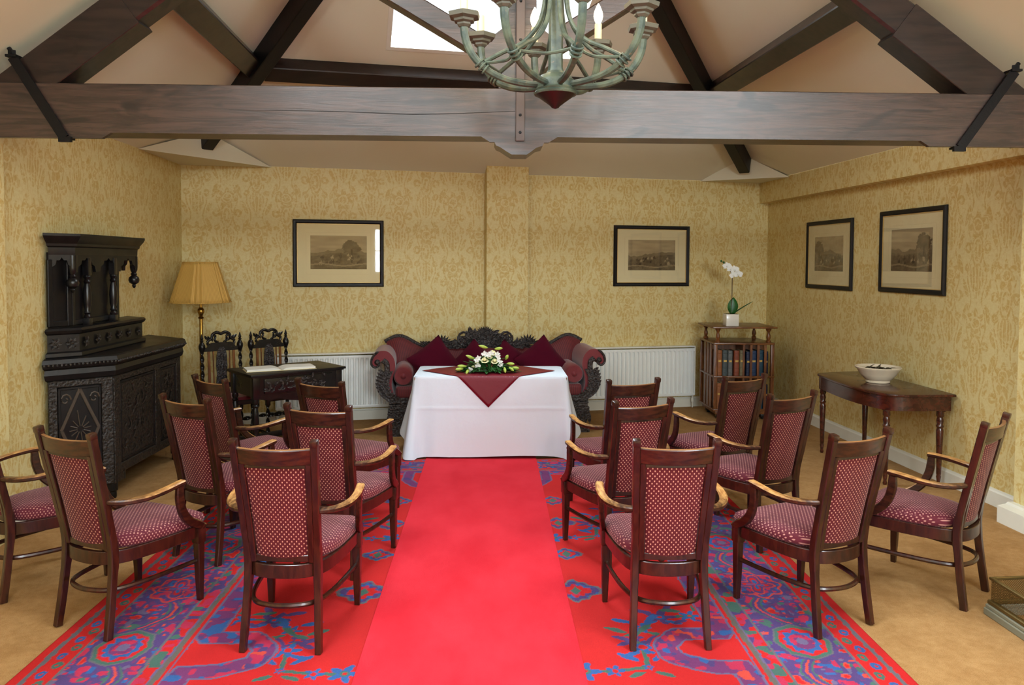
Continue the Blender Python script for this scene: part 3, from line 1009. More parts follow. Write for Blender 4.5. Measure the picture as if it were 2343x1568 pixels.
    for y0 in (3.17, 4.75, 2.0):
        branch(y0)
    # half-hidden palmettes along the middle
    for cy, R in ((5.50, 0.10), (5.02, 0.11), (4.48, 0.09), (3.97, 0.135), (2.7, 0.13)):
        for sx in (-1, 1):
            dx = (x - RCX) * sx - 0.562; dy = y - cy
            q = np.abs(dx) / (R * 1.15) + np.abs(dy) / R + 0.08 * np.cos(9 * np.arctan2(dy, dx))
            put(inner & (q < 1.0), NAVY); put(inner & (q < 1.0) & (n4 > 0.6), BLU); put(inner & (np.abs(q - 1.0) < 0.07), GRY)
            put(inner & (q < 0.62), RED); put(inner & (q < 0.62) & (n2 > 0.66), MAG)
            put(inner & (np.abs(dx) / 0.03 + np.abs(dy) / 0.05 < 1), GRN)
    # pile variation
    C *= (0.93 + 0.14 * vnoise(X, Y, 0.5, 9) * vnoise(X, Y, 0.09, 10) ** 0.5)[..., None]
    return np.clip(C, 0, 255)
rug = color_grid('oriental_rug', RX0, RX1, RY0, RY1, 0.0062, rug_colors, 0.0008, 0.0042)
link(rug)
tag(rug, 'large red oriental rug with navy and purple floral border lying on the tan carpet', 'rug')
bm = BM()
surf(bm, lambda a, b: Vector((-0.563 + 0.002 * math.sin(b * 9) + a * 0.974, 0.9 + b * 5.93, 0.0105 + 0.0006 * math.sin(b * 40 + a * 3))), 4, 60)
geom = bm.faces[:]
r = bmesh.ops.extrude_face_region(bm, geom=geom)
for v in r['geom']:
    if isinstance(v, bmesh.types.BMVert): v.co.z = 0.0054
tag(obj('carpet_runner', bm, MAT['runner'], None, 0), 'plain bright red aisle runner laid down the middle of the patterned rug', 'runner')

# ================================================================== ARMCHAIRS
def make_armchair():
    t = thing('armchair', '', 'chair')
    M = MAT['mahogany']
    post = [(0.1715, -0.252, 0.0), (0.163, -0.224, 0.2), (0.157, -0.208, 0.40), (0.1645, -0.245, 0.60), (0.172, -0.288, 0.80), (0.1775, -0.320, 0.947)]
    def postx(z):
        for a, b in zip(post[:-1], post[1:]):
            if a[2] <= z <= b[2]:
                k = (z - a[2]) / (b[2] - a[2])
                return a[0] + (b[0] - a[0]) * k, a[1] + (b[1] - a[1]) * k
        return post[-1][0], post[-1][1]
    for s in (-1, 1):                                # back legs run up into the back posts
        bm = BM()
        pts = catmull([(s * x, y, z) for x, y, z in post], 5)
        n = len(pts)
        sc = []
        for i, p in enumerate(pts):
            k = p.z / 0.945
            w = 1.0 + (0.12 if 0.3 < k < 0.5 else 0)
            sc.append((w * (0.92 if k < 0.05 else 1), w))
        sweep(bm, pts, rrect(0.031, 0.035, 0.12), up=(0, 1, 0), scale=sc)
        # squared finial
        x, y = s * 0.178, -0.3235
        box(bm, (x, y, 0.959), (0.034, 0.037, 0.030), Matrix.Rotation(0.215, 3, 'X'), 0.006, 2)
        obj('leg', bm, M, t)
    for s in (-1, 1):
        bm = BM()
        box(bm, (s * 0.222, 0.236, 0.350), (0.050, 0.050, 0.100), None, 0.006, 2)
        box(bm, (s * 0.222, 0.236, 0.304), (0.042, 0.042, 0.012), None, 0.003, 1)
        sweep(bm, [(s * 0.222, 0.236, 0.30), (s * 0.222, 0.238, 0.12), (s * 0.222, 0.240, 0.0)], rrect(0.042, 0.042, 0.1), up=(0, 1, 0), scale=[1, 0.82, 0.62])
        obj('leg', bm, M, t)
    # seat rail : horseshoe
    half = [(0.205, 0.262), (0.222, 0.20), (0.215, 0.08), (0.196, -0.06), (0.165, -0.165), (0.10, -0.222), (0.0, -0.238)]
    horse = half + [(-x, y) for x, y in half[-2::-1]]
    pl = catmull([(x, y, 0.362) for x, y in horse], 5)
    bm = BM()
    sweep(bm, pl, rrect(0.024, 0.062, 0.12))
    sweep(bm, [(0.20, 0.252, 0.362), (0.0, 0.272, 0.362), (-0.20, 0.252, 0.362)], rrect(0.024, 0.062, 0.12))
    obj('seat_rail', bm, M, t)
    # seat cushion
    out2 = catmull([(x * (1.03 if y > -0.1 else 0.97), y * (1.02 if y > 0 else 0.82) + (0.012 if y > 0.2 else 0), 0) for x, y in half], 6)
    out2 = [(p.x, p.y) for p in out2]
    front = [(0.0, 0.292), (0.12, 0.288)]
    outline = front + out2
    outline += [(-x, y) for x, y in outline[-2:0:-1]]
    cx, cy = 0.0, 0.04
    bm = BM()
    levels = [(0.93, 0.386), (1.0, 0.398), (1.015, 0.416), (0.99, 0.436), (0.92, 0.450), (0.75, 0.459), (0.5, 0.464), (0.2, 0.466)]
    rings = []
    for k, z in levels:
        rings.append([bm.verts.new((cx + (x - cx) * k, cy + (y - cy) * k, z)) for x, y in outline])
    m = len(outline)
    for A, B in zip(rings[:-1], rings[1:]):
        for j in range(m):
            bm.faces.new((A[j], A[(j + 1) % m], B[(j + 1) % m], B[j]))
    bm.faces.new(rings[0]); bm.faces.new(rings[-1])
    obj('seat', bm, MAT['dotted_seat_fabric'], t, 60)
    # top rail
    bm = BM()
    pts = []
    for i in range(13):
        k = -1 + 2 * i / 12
        pts.append((0.167 * k, -0.308 - 0.028 * (1 - k * k), 0.900 - 0.004 * (1 - k * k)))
    sweep(bm, pts, rrect(0.020, 0.074, 0.18), up=(0, -0.22, 1))
    obj('top_rail', bm, MAT['rail_wood'], t)
    # inner frame : two stiles and two slim cross rails
    bm = BM()
    for s in (-1, 1):
        pts = []
        for z in (0.40, 0.50, 0.60, 0.70, 0.80, 0.865):
            px, py = postx(z)
            pts.append((s * (px - 0.027), py - 0.004, z))
        sweep(bm, pts, rrect(0.026, 0.026, 0.12), up=(0, 1, 0))
    def crossrail(z, hw, h):
        px, py = postx(z)
        pts = [(hw * k / 4, py - 0.012 * (1 - (k / 4) ** 2), z) for k in range(-4, 5)]
        sweep(bm, pts, rrect(0.02, h, 0.12))
    crossrail(0.415, 0.13, 0.03); crossrail(0.853, 0.14, 0.016)
    obj('back_frame', bm, M, t)
    # upholstered back panel
    bm = BM()
    def panel(front):
        def f(a, b):
            z = 0.400 + b * 0.446
            px, py = postx(z)
            hw = 0.112 + 0.024 * b
            k = -1 + 2 * a
            e = min(1, (1 - abs(k)) * 7, b * 16, (1 - b) * 16)
            puff = 0.016 * max(0, e) ** 0.5
            y = py - 0.014 * (1 - k * k) - 0.002
            return Vector((hw * k, y + (puff + 0.004) * (1 if front else -1) * (1.2 if front else 0.32), z))
        return f
    ga = surf(bm, panel(False), 12, 18)
    gb = surf(bm, panel(True), 12, 18)
    for i in range(12):
        bm.faces.new((ga[0][i], ga[0][i + 1], gb[0][i + 1], gb[0][i])); bm.faces.new((ga[18][i], ga[18][i + 1], gb[18][i + 1], gb[18][i]))
    for j in range(18):
        bm.faces.new((ga[j][0], ga[j + 1][0], gb[j + 1][0], gb[j][0])); bm.faces.new((ga[j][12], ga[j + 1][12], gb[j + 1][12], gb[j][12]))
    obj('backrest', bm, MAT['dotted_back_fabric'], t, 60)
    # arms with their shaped uprights
    for s in (-1, 1):
        bm = BM()
        arm = catmull([(s * 0.278, 0.088, 0.658), (s * 0.286, 0.03, 0.655), (s * 0.288, -0.05, 0.646), (s * 0.272, -0.125, 0.637), (s * 0.235, -0.19, 0.634), (s * 0.19, -0.232, 0.637), (s * 0.168, -0.246, 0.640)], 5)
        sweep(bm, arm, rrect(0.040, 0.024, 0.25), scale=[0.95] + [1.0] * (len(arm) - 8) + [0.97, 0.94, 0.9, 0.86, 0.82, 0.8, 0.78])
        up_ = catmull([(s * 0.232, 0.250, 0.375), (s * 0.240, 0.216, 0.402), (s * 0.252, 0.152, 0.440), (s * 0.264, 0.100, 0.496), (s * 0.273, 0.072, 0.57), (s * 0.278, 0.066, 0.652)], 6)
        sweep(bm, up_, rrect(0.026, 0.044, 0.2), up=(0, 1, 0.3), scale=[(1.2, 1.1), (1.15, 1.1)] + [1.0] * (len(up_) - 6) + [0.95, 0.9, 0.85, 0.85])
        obj('armrest', bm, MAT['arm_wood'], t)
    # bentwood stretcher hoop
    hp = [(0.218, 0.236), (0.207, 0.10), (0.188, -0.05), (0.160, -0.155), (0.120, -0.212), (0.06, -0.238), (0.0, -0.246)]
    hp = hp + [(-x, y) for x, y in hp[-2::-1]]
    bm = BM()
    sweep(bm, catmull([(x, y, 0.208) for x, y in hp], 5), circ(8, 0.0105, 0.0125))
    obj('stretcher', bm, M, t)
    return t
CH = [
 # x, y, yaw, label
 (-0.908, 3.604, -4.3, 'burgundy dotted armchair nearest the left edge of the red runner, seen squarely from behind'),
 (-1.791, 3.777, -25.6, 'burgundy dotted armchair straddling the left rug edge in the nearest row, turned to the right'),
 (-1.585, 4.634, -27.5, 'burgundy dotted armchair in the middle row in front of the carved cupboard door'),
 (-0.853, 4.412, -13.0, 'burgundy dotted armchair in the middle row beside the left edge of the runner'),
 (-1.661, 5.341, -38.8, 'burgundy dotted armchair standing in front of the left end of the black carved desk'),
 (-0.961, 5.238, -26.8, 'burgundy dotted armchair in the row farthest back, below the right end of the desk'),
 (-2.445, 4.184, -39.6, 'burgundy dotted armchair cut off by the left edge of the picture'),
 (0.819, 3.600, 0.2, 'burgundy dotted armchair nearest the right edge of the red runner, seen squarely from behind'),
 (1.591, 3.737, 23.3, 'burgundy dotted armchair straddling the right rug edge in the nearest row, turned to the left'),
 (2.367, 4.019, 40.9, 'burgundy dotted armchair standing wholly on tan carpet beside the brass fender'),
 (0.765, 4.553, 18.5, 'burgundy dotted armchair in the middle row beside the right edge of the runner'),
 (1.683, 4.783, 24.7, 'burgundy dotted armchair in the middle row, second to the right from the runner'),
 (0.871, 5.324, 15.2, 'burgundy dotted armchair in the farthest row before the right radiator'),
 (1.627, 5.473, 24.8, 'burgundy dotted armchair in the farthest row before the revolving bookcase'),
]
proto = make_armchair()
for i, (x, y, a, lab) in enumerate(CH):
    o = proto if i == 0 else copy_tree(proto)
    onrug = 0.0055 if (RX0 - 0.1 < x < RX1 + 0.1) else 0.0
    o.location = (x, y, onrug); o.rotation_euler = (0, 0, math.radians(a))
    tag(o, lab, 'chair', 'dark wood armchairs in burgundy dotted fabric')

# ================================================================== CEREMONY TABLE
TX0, TX1, TY0, TY1, TZ = -0.672, 0.690, 6.70, 7.38, 0.732
TCX, TCY = (TX0 + TX1) / 2, (TY0 + TY1) / 2
t = thing('ceremony_table', 'table hidden under the long white cloth in front of the sofa', 'table', (TCX, TCY, 0))
bm = BM(); box(bm, (0, 0, TZ - 0.018), (TX1 - TX0 - 0.012, TY1 - TY0 - 0.012, 0.025))
obj('tabletop', bm, MAT['walnut'], t)
for sx in (-1, 1):
    for sy in (-1, 1):
        bm = BM(); box(bm, (sx * 0.60, sy * 0.27, (TZ - 0.03) / 2), (0.045, 0.045, TZ - 0.03), taper=(0.8, 0.8))
        obj('leg', bm, MAT['walnut'], t)
# white cloth : flat top plus a skirt whose corners flare into folds
def cloth():
    bm = BM()
    hw, hd, rad = (TX1 - TX0) / 2, (TY1 - TY0) / 2, 0.035
    per = []
    def seg(a, b, n):
        for i in range(n): per.append((a[0] + (b[0] - a[0]) * i / n, a[1] + (b[1] - a[1]) * i / n))
    def arc(cx, cy, a0, n=7):
        for i in range(n):
            a = a0 + (PI / 2) * i / n
            per.append((cx + rad * math.cos(a), cy + rad * math.sin(a)))
    seg((-hw + rad, -hd), (hw - rad, -hd), 46); arc(hw - rad, -hd + rad, -PI / 2)
    seg((hw, -hd + rad), (hw, hd - rad), 24); arc(hw - rad, hd - rad, 0)
    seg((hw - rad, hd), (-hw + rad, hd), 30); arc(-hw + rad, hd - rad, PI / 2)
    seg((-hw, hd - rad), (-hw, -hd + rad), 24); arc(-hw + rad, -hd + rad, PI)
    N = len(per)
    rows = []
    NV = 56
    for j in range(NV + 1):
        v = j / NV
        row = []
        for (px, py) in per:
            # outward direction from the nearest side
            ex = max(0, abs(px) - (hw - rad)) * (1 if px > 0 else -1); ey = max(0, abs(py) - (hd - rad)) * (1 if py > 0 else -1)
            l = math.hypot(ex, ey) or 1
            nx, ny = ex / l, ey / l
            side = abs(nx)                 # 1 on the short ends
            corner = 1 - abs(abs(nx) - abs(ny)) if abs(nx) > 0.05 and abs(ny) > 0.05 else 0
            fy = (py + hd) / (2 * hd)      # 0 front .. 1 back
            hem = 0.028
            if side > 0.9: hem = 0.03 + 0.20 * min(1, max(0, fy * 1.25))
            elif side > 0.1: hem = 0.006 + 0.012 * side if fy < 0.5 else 0.22
            elif fy > 0.5: hem = 0.20
            else: hem = 0.030 - 0.020 * max(0, (abs(px) / hw - 0.72) / 0.28) + 0.006 * math.sin(px * 6)
            zt = TZ + 0.004
            z = zt + (hem - zt) * v
            flare = 0.004 + (0.030 * v if side < 0.1 else 0.13 * v * (0.4 + 0.6 * min(1, fy * 2.2)) + 0.012 * v)
            if corner: flare = (0.055 + 0.075 * corner) * v ** 1.1
            # soft vertical ripples
            if side < 0.1:
                k = max(0, (abs(px) / hw - 0.62) / 0.38)
                flare += v * (0.010 * math.sin(px * 9 + 0.8) * (0.4 + k) + 0.020 * k * math.sin(abs(px) * 30))
                flare -= v * v * 0.030 * k
            elif side > 0.9:
                flare += v * 0.020 * math.sin(fy * 13 + 0.6)
            if abs(nx) < 0.1: flare += 0.0035 * math.exp(-((z - 0.455) / 0.010) ** 2) + 0.0022 * math.exp(-((px + 0.36) / 0.012) ** 2) * v + 0.0022 * math.exp(-((px - 0.33) / 0.012) ** 2) * v
            if j == 0: flare = 0.0
            sx = nx * flare; sy = ny * flare
            row.append(bm.verts.new((TCX + px + sx, TCY + py + sy, z)))
        rows.append(row)
    for A, B in zip(rows[:-1], rows[1:]):
        for i in range(N):
            bm.faces.new((A[i], A[(i + 1) % N], B[(i + 1) % N], B[i]))
    bm.faces.new(rows[0])
    r = bmesh.ops.bevel(bm, geom=[e for e in bm.edges if all(abs(v.co.z - TZ - 0.004) < 1e-5 for v in e.verts)], offset=0.008, segments=2, affect='EDGES')
    return bm
tag(obj('tablecloth', cloth(), MAT['white_linen'], None, 50), 'long white tablecloth draped to the floor over the ceremony table', 'tablecloth')
# burgundy overlay, a square laid cornerwise with its front point hanging down
def overlay():
    bm = BM()
    ox, oy, H = -0.012, 7.03, 0.615
    n = 36
    g = []
    for j in range(n + 1):
        row = []
        for i in range(n + 1):
            a, b = i / n, j / n
            px = (a - b) * H; py = (a + b - 1) * H
            X = ox + px; Y = oy + py; z = TZ + 0.012
            fr = TY0 - 0.006; bk = TY1 + 0.006
            if Y < fr:
                d = fr - Y
                Y = fr - 0.004 - 0.055 * d; z -= d
            elif Y > bk:
                d = Y - bk
                Y = bk + 0.004 + 0.055 * d; z -= d
            if fr < Y < fr + 0.02: z -= 0.002
            row.append(bm.verts.new((X, Y, z + 0.0012 * math.sin(px * 22))))
        g.append(row)
    for j in range(n):
        for i in range(n):
            bm.faces.new((g[j][i], g[j][i + 1], g[j + 1][i + 1], g[j + 1][i]))
    return bm
o = obj('table_overlay', overlay(), MAT['burgundy_satin'], None, 60)
md = o.modifiers.new('t', 'SOLIDIFY'); md.thickness = 0.002
tag(o, 'burgundy satin cloth laid cornerwise over the white tablecloth, its point hanging in front', 'table overlay')

# ---- flower arrangement
fx, fy, fz = -0.02, 6.93, TZ + 0.016
fa = thing('flower_arrangement', 'low arrangement of cream roses, lily buds and green leaves on the burgundy overlay', 'flowers', (fx, fy, fz))
rnd = random.Random(3)
bm = BM()
for i in range(230):
    a = rnd.uniform(0, 2 * PI); k = rnd.random() ** 0.6
    bx, by = math.cos(a) * 0.20 * k, math.sin(a) * 0.07 * k
    e = max(0.02, 0.13 * (1 - k * 0.95))
    d = Vector((math.cos(a) * 1.1, math.sin(a) * 0.7, rnd.uniform(0.0, 0.55) + (0.6 if k < 0.35 else 0)))
    leaf(bm, (bx, by, e * rnd.uniform(0.3, 1)), d, (0, 0, 1), rnd.uniform(0.07, 0.13), rnd.uniform(0.022, 0.045), rnd.uniform(0, 0.4))
for i in range(26):                       # glossy leaves spilling at the front
    xx = rnd.uniform(-0.10, 0.10)
    leaf(bm, (xx, -0.05, 0.05), (xx * 2.5, -1, rnd.uniform(-0.25, 0.15)), (0, 0, 1), rnd.uniform(0.05, 0.085), rnd.uniform(0.03, 0.045), 0.35)
box(bm, (0, 0, 0.02), (0.24, 0.09, 0.04), None, 0.012)
tag(obj('foliage', bm, MAT['dark_leaf'], fa, 0), kind='stuff')
def rose(c, R, m, tilt=(0, -0.4, 0.8)):
    bm = BM()
    d = Vector(tilt).normalized()
    Q = d.to_track_quat('Z', 'Y').to_matrix()
    for ring, (nn, rr, hh) in enumerate(((3, 0.30, 0.55), (5, 0.62, 0.42), (6, 0.95, 0.18))):
        for i in range(nn):
            a = 2 * PI * i / nn + ring
            def f(u_, v_, a=a, rr=rr, hh=hh):
                w = (u_ - 0.5) * 1.5
                r_ = R * rr * (0.45 + 0.55 * v_) * (1 - 0.12 * (w ** 2))
                ang = a + w * (0.95 - 0.2 * v_)
                return Vector(c) + Q @ Vector((r_ * math.cos(ang), r_ * math.sin(ang), R * (hh * v_ * 1.3 - 0.25 + 0.25 * (1 - rr) - 0.10 * v_ * v_ * rr * 2)))
            surf(bm, f, 4, 3)
    ball(bm, Vector(c) + d * R * 0.1, R * 0.34, seg=8)
    return obj('rose', bm, MAT[m], fa, 60)
for c, R in (((-0.028, -0.075, 0.115), 0.040), ((0.062, -0.065, 0.105), 0.036), ((0.045, -0.045, 0.178), 0.038), ((0.02, -0.055, 0.142), 0.026), ((-0.10, -0.055, 0.085), 0.026), ((-0.13, -0.06, 0.05), 0.024)):
    rose(c, R, 'cream_petal')
def bud(c, d, L, m='lime_bud'):
    bm = BM()
    d = Vector(d).normalized()
    Q = d.to_track_quat('Z', 'Y').to_matrix().to_4x4()
    lathe(bm, [(0.002, 0), (0.010, L * 0.15), (0.016, L * 0.5), (0.012, L * 0.8), (0.002, L)], c, 6, Q)
    obj('lily_bud', bm, MAT[m], fa, 60)
for c, d, L in (((-0.19, -0.03, 0.05), (-1, -0.3, 0.1), 0.09), ((-0.22, -0.04, 0.03), (-1, -0.5, 0.0), 0.08), ((-0.17, -0.07, 0.035), (-0.3, -0.6, -0.5), 0.07), ((-0.12, -0.03, 0.12), (-0.9, -0.3, 0.4), 0.09),
                ((0.0, -0.03, 0.22), (-0.9, -0.2, 0.25), 0.09), ((0.06, -0.02, 0.21), (0.8, -0.3, 0.1), 0.08), ((0.17, -0.05, 0.08), (0.9, -0.4, 0.0), 0.08), ((0.19, -0.06, 0.05), (0.6, -0.6, -0.4), 0.07), ((0.15, -0.07, 0.05), (0.1, -0.6, -0.5), 0.07), ((0.16, -0.02, 0.11), (0.3, -0.3, 0.6), 0.06), ((0.22, -0.02, 0.04), (1, -0.2, -0.1), 0.07)):
    bud(c, d, L)
def blossom(c, R):
    bm = BM()
    for i in range(5):
        a = 2 * PI * i / 5 + rnd.random()
        leaf(bm, c, (math.cos(a), -0.45, math.sin(a)), (0, -1, 0.3), R, R * 0.7, 0.2, 3)
    ball(bm, Vector(c) + Vector((0, -0.004, 0)), R * 0.2, seg=6)
    obj('white_blossom', bm, MAT['white_petal'], fa, 0)
for c in ((-0.015, -0.06, 0.165), (0.01, -0.07, 0.160), (-0.035, -0.05, 0.172), (-0.085, -0.06, 0.13), (-0.10, -0.065, 0.115), (0.085, -0.05, 0.165), (0.095, -0.06, 0.14), (0.11, -0.065, 0.10), (0.115, -0.07, 0.075), (-0.09, -0.075, 0.065), (-0.155, -0.075, 0.03), (0.03, -0.06, 0.175)):
    blossom(c, 0.03)

# ================================================================== SOFA  (local: x right, -y towards the room)
sofa = thing('scroll_sofa', 'carved black-framed sofa in striped burgundy upholstery behind the ceremony table', 'sofa', (-0.03, 8.02, 0), math.radians(5.5))
CW = MAT['ebonised_carving']
# seat
bm = BM()
box(bm, (0, -0.06, 0.435), (1.90, 0.60, 0.13), None, 0.035, 3)
obj('seat', bm, MAT['upholstery'], sofa, 50)
bm = BM()
box(bm, (0, -0.335, 0.335), (1.86, 0.07, 0.085), None, 0.012)
box(bm, (0, 0.24, 0.335), (1.86, 0.06, 0.085), None, 0.012)
for k in range(-14, 15):
    ball(bm, (k * 0.063, -0.372, 0.335), 0.026, 1, 0.35, 0.9, 8)
obj('seat_rail', bm, CW, sofa, 40)
# scroll arms
def arm_curve(s):
    return catmull([(s * 0.955, 0, 0.40), (s * 0.985, 0, 0.50), (s * 0.975, 0, 0.60), (s * 0.952, 0, 0.69), (s * 0.968, 0, 0.785), (s * 1.03, 0, 0.852), (s * 1.115, 0, 0.852), (s * 1.175, 0, 0.795), (s * 1.187, 0, 0.730), (s * 1.155, 0, 0.695), (s * 1.115, 0, 0.712), (s * 1.115, 0, 0.745)], 5)
def arm_outer(s):
    return catmull([(s * 0.985, 0, 0.37), (s * 1.05, 0, 0.42), (s * 1.085, 0, 0.50), (s * 1.075, 0, 0.585), (s * 1.045, 0, 0.66), (s * 1.05, 0, 0.735), (s * 1.085, 0, 0.765)], 5)
for s in (-1, 1):
    bm = BM()
    inn = arm_curve(s); out_ = arm_outer(s)
    poly = [(p.x, p.z) for p in inn[:50]] + [(p.x, p.z) for p in out_[::-1]]
    prism(bm, poly, 'y', -0.34, 0.24)
    a = obj('arm', bm, MAT['rose_upholstery'], sofa, 40)
    bm = BM()
    fy_ = -0.352
    sweep(bm, [(p.x, fy_ + 0.006, p.z) for p in inn[30:]], circ(8, 0.012, 0.014), up=(0, 1, 0), scale=[0.4] + [1] * (len(inn) - 31))
    sweep(bm, [(p.x - s * 0.012, fy_, p.z) for p in out_], circ(8, 0.034, 0.02), up=(0, 1, 0), scale=[0.8 + 0.55 * max(0, 1 - i / 18) for i in range(len(out_))])
    lathe(bm, [(0.030, 0), (0.026, 0.014), (0.014, 0.022), (0.004, 0.028)], (s * 1.128, fy_ + 0.012, 0.745), 12, Matrix.Rotation(PI / 2, 4, 'X'))
    for i in range(0, 20, 2):        # acanthus leaf carving up the arm front
        p = out_[i]; q = out_[i + 2]
        d = (q - p); d.y = 0
        leaf(bm, (p.x, fy_ - 0.02, p.z), d + Vector((s * 0.05, -0.012, 0)), (0, -1, 0), 0.075, 0.04, 0.2)
        leaf(bm, (p.x - s * 0.03, fy_ - 0.02, p.z), d + Vector((-s * 0.05, -0.012, 0)), (0, -1, 0), 0.06, 0.035, 0.2)
    obj('arm_carving', bm, CW, sofa, 40)
    # bolster lying along the arm
    bm = BM()
    R = 0.098
    prof = [(0.01, -0.012), (0.022, -0.006), (0.03, 0.004), (R * 0.85, 0.0), (R, 0.02), (R * 1.02, 0.24), (R, 0.46), (R * 0.8, 0.48), (0.02, 0.475)]
    lathe(bm, prof, (s * 0.872, -0.33, 0.600), 20, Matrix.Rotation(-PI / 2, 4, 'X'))
    b_ = obj('bolster', bm, MAT['rose_upholstery'], sofa, 40)
    # leg : moulded block over a carved scroll foot
    bm = BM()
    for z, w, h in ((0.375, 0.20, 0.03), (0.345, 0.17, 0.035), (0.312, 0.18, 0.02), (0.285, 0.165, 0.035), (0.255, 0.20, 0.022)):
        box(bm, (s * 0.925, -0.31, z), (w, 0.13, h), None, 0.006)
    prism(bm, [(s * 0.85, 0.25), (s * 1.02, 0.25), (s * 1.03, 0.22), (s * 0.985, 0.19), (s * 0.965, 0.12), (s * 0.985, 0.05), (s * 1.03, 0.03), (s * 1.03, 0.0), (s * 0.88, 0.0), (s * 0.87, 0.10), (s * 0.86, 0.18)], 'y', -0.365, -0.26)
    for k in range(5):
        leaf(bm, (s * (0.885 + 0.03 * k), -0.368, 0.235), (s * 0.1 * (k - 2), -0.06, -1), (0, -1, 0), 0.15, 0.045, 0.15)
    obj('leg', bm, CW, sofa, 35)
    bm = BM(); box(bm, (s * 0.90, 0.20, 0.19), (0.11, 0.09, 0.38), None, 0.01, taper=(0.8, 0.9)); obj('leg', bm, CW, sofa, 35)
# back : low in the middle of each half , rising into wings over the arms
def back_top(x):
    a = abs(x)
    return 0.82 + 0.115 * math.exp(-((a - 0.93) / 0.17) ** 2) - 0.02 * math.exp(-((a - 0.55) / 0.15) ** 2)
def bf(front):
    def f(a, b):
        x = -1.06 + 2.12 * a
        zt = back_top(x)
        z = 0.42 + (zt - 0.42) * b
        puff = 0.05 * math.sin(PI * min(1, b * 1.0)) ** 0.6 * min(1, (1 - abs(2 * a - 1)) * 8 + 0.2)
        y = 0.20 + 0.10 * b
        return Vector((x, y - puff - 0.02 if front else y + 0.05, z))
    return f
bm = BM()
ga = surf(bm, bf(True), 48, 10); gb = surf(bm, bf(False), 48, 10)
for i in range(48):
    bm.faces.new((ga[0][i], ga[0][i + 1], gb[0][i + 1], gb[0][i])); bm.faces.new((ga[10][i], ga[10][i + 1], gb[10][i + 1], gb[10][i]))
for j in range(10):
    bm.faces.new((ga[j][0], ga[j + 1][0], gb[j + 1][0], gb[j][0])); bm.faces.new((ga[j][48], ga[j + 1][48], gb[j + 1][48], gb[j][48]))
obj('back', bm, MAT['upholstery'], sofa, 60)
# crest rail with its shell, scrolls and leaf clusters
bm = BM()
pts = [(-1.08 + 2.16 * i / 48, 0.30, back_top(-1.08 + 2.16 * i / 48) + 0.012) for i in range(49)]
sweep(bm, pts, circ(8, 0.020, 0.022))
obj('crest_rail', bm, CW, sofa, 50)
bm = BM()
def crest_z(x):
    a = abs(x)
    return 0.86 + 0.165 * max(0, 1 - (a / 0.36) ** 2.2)
pts = [(-0.36 + 0.72 * i / 24, 0.29, 0) for i in range(25)]
outl = [(-0.40, 0.80)] + [(-0.38 + 0.76 * i / 24, crest_z(-0.38 + 0.76 * i / 24) - 0.03) for i in range(25)] + [(0.40, 0.80)]
prism(bm, outl, 'y', 0.27, 0.33)
rc = random.Random(5)
for i in range(17):                     # central shell
    a = PI * (i + 0.5) / 17
    leaf(bm, (0, 0.262, 0.93), (math.cos(a), -0.12, math.sin(a) * 1.0), (0, -1, 0), 0.125, 0.034, 0.10)
for s in (-1, 1):
    for i in range(46):                 # scrolling foliage either side
        k = rc.random()
        x = s * (0.07 + 0.33 * k); z = 0.82 + rc.random() * max(0.02, crest_z(x) - 0.86)
        a = rc.uniform(-0.3, 1.9)
        leaf(bm, (x, 0.262 - rc.random() * 0.02, z), (s * math.cos(a), -0.25, math.sin(a)), (0, -1, 0), rc.uniform(0.05, 0.10), rc.uniform(0.03, 0.05), 0.35)
    sp = [(s * (0.22 + (0.075 - 0.0055 * i) * math.cos(i * 0.62)), 0.255, 0.925 + (0.075 - 0.0055 * i) * math.sin(i * 0.62)) for i in range(13)]
    tube(bm, sp, 0.014, 6)
    ball(bm, (s * 0.22, 0.25, 0.925), 0.022)
    pm = BM()
    ball(pm, (s * 0.47, 0.29, 0.845), 0.03)
    for i in range(9):                  # spiky palmette part way out
        a = PI * (0.12 + 0.76 * i / 8)
        leaf(pm, (s * 0.47, 0.285, 0.845), (math.cos(a) * 1.2, -0.1, math.sin(a)), (0, -1, 0), 0.12, 0.03, 0.05)
    for i in range(6):
        leaf(pm, (s * (0.50 + 0.03 * i), 0.285, 0.845), (s * 0.9, -0.1, 0.7), (0, -1, 0), 0.075, 0.026, 0.05)
    po = obj('carved_palmette', pm, CW, sofa, 0)
    po.modifiers.new('t', 'SOLIDIFY').thickness = 0.006
o = obj('carved_crest', bm, CW, sofa, 0)
md = o.modifiers.new('t', 'SOLIDIFY'); md.thickness = 0.006

def cushion(x, y, z, size, rot, lean, yaw, label, mt='burgundy_velvet'):
    bm = BM()
    n = 12
    def f(sgn):
        def g(a, b):
            px, pz = 2 * a - 1, 2 * b - 1
            e = (1 - px ** 4) * (1 - pz ** 4)
            pin = 1 - 0.07 * (1 - abs(px) ** 2) * abs(pz) ** 2 ; pin2 = 1 - 0.07 * (1 - abs(pz) ** 2) * abs(px) ** 2
            return Vector((px * pin2 * size / 2, sgn * 0.06 * max(0, e) ** 0.6, pz * pin * size / 2))
        return g
    surf(bm, f(1), n, n); surf(bm, f(-1), n, n)
    bmesh.ops.remove_doubles(bm, verts=bm.verts[:], dist=0.0005)
    o = obj('cushion', bm, MAT[mt], None, 60)
    o.matrix_world = Matrix.Translation((x, y, z)) @ Matrix.Rotation(yaw, 4, 'Z') @ Matrix.Rotation(lean, 4, 'X') @ Matrix.Rotation(rot, 4, 'Y')
    return tag(o, label, 'cushion', 'burgundy cushions on the sofa')
cushion(-0.575, 7.88, 0.700, 0.42, 0.934, -0.2, 0.1, 'large burgundy cushion standing on its corner at the left of the sofa')
cushion(0.545, 8.00, 0.695, 0.42, 0.90, -0.2, 0.1, 'large burgundy cushion standing on its corner at the right of the sofa')
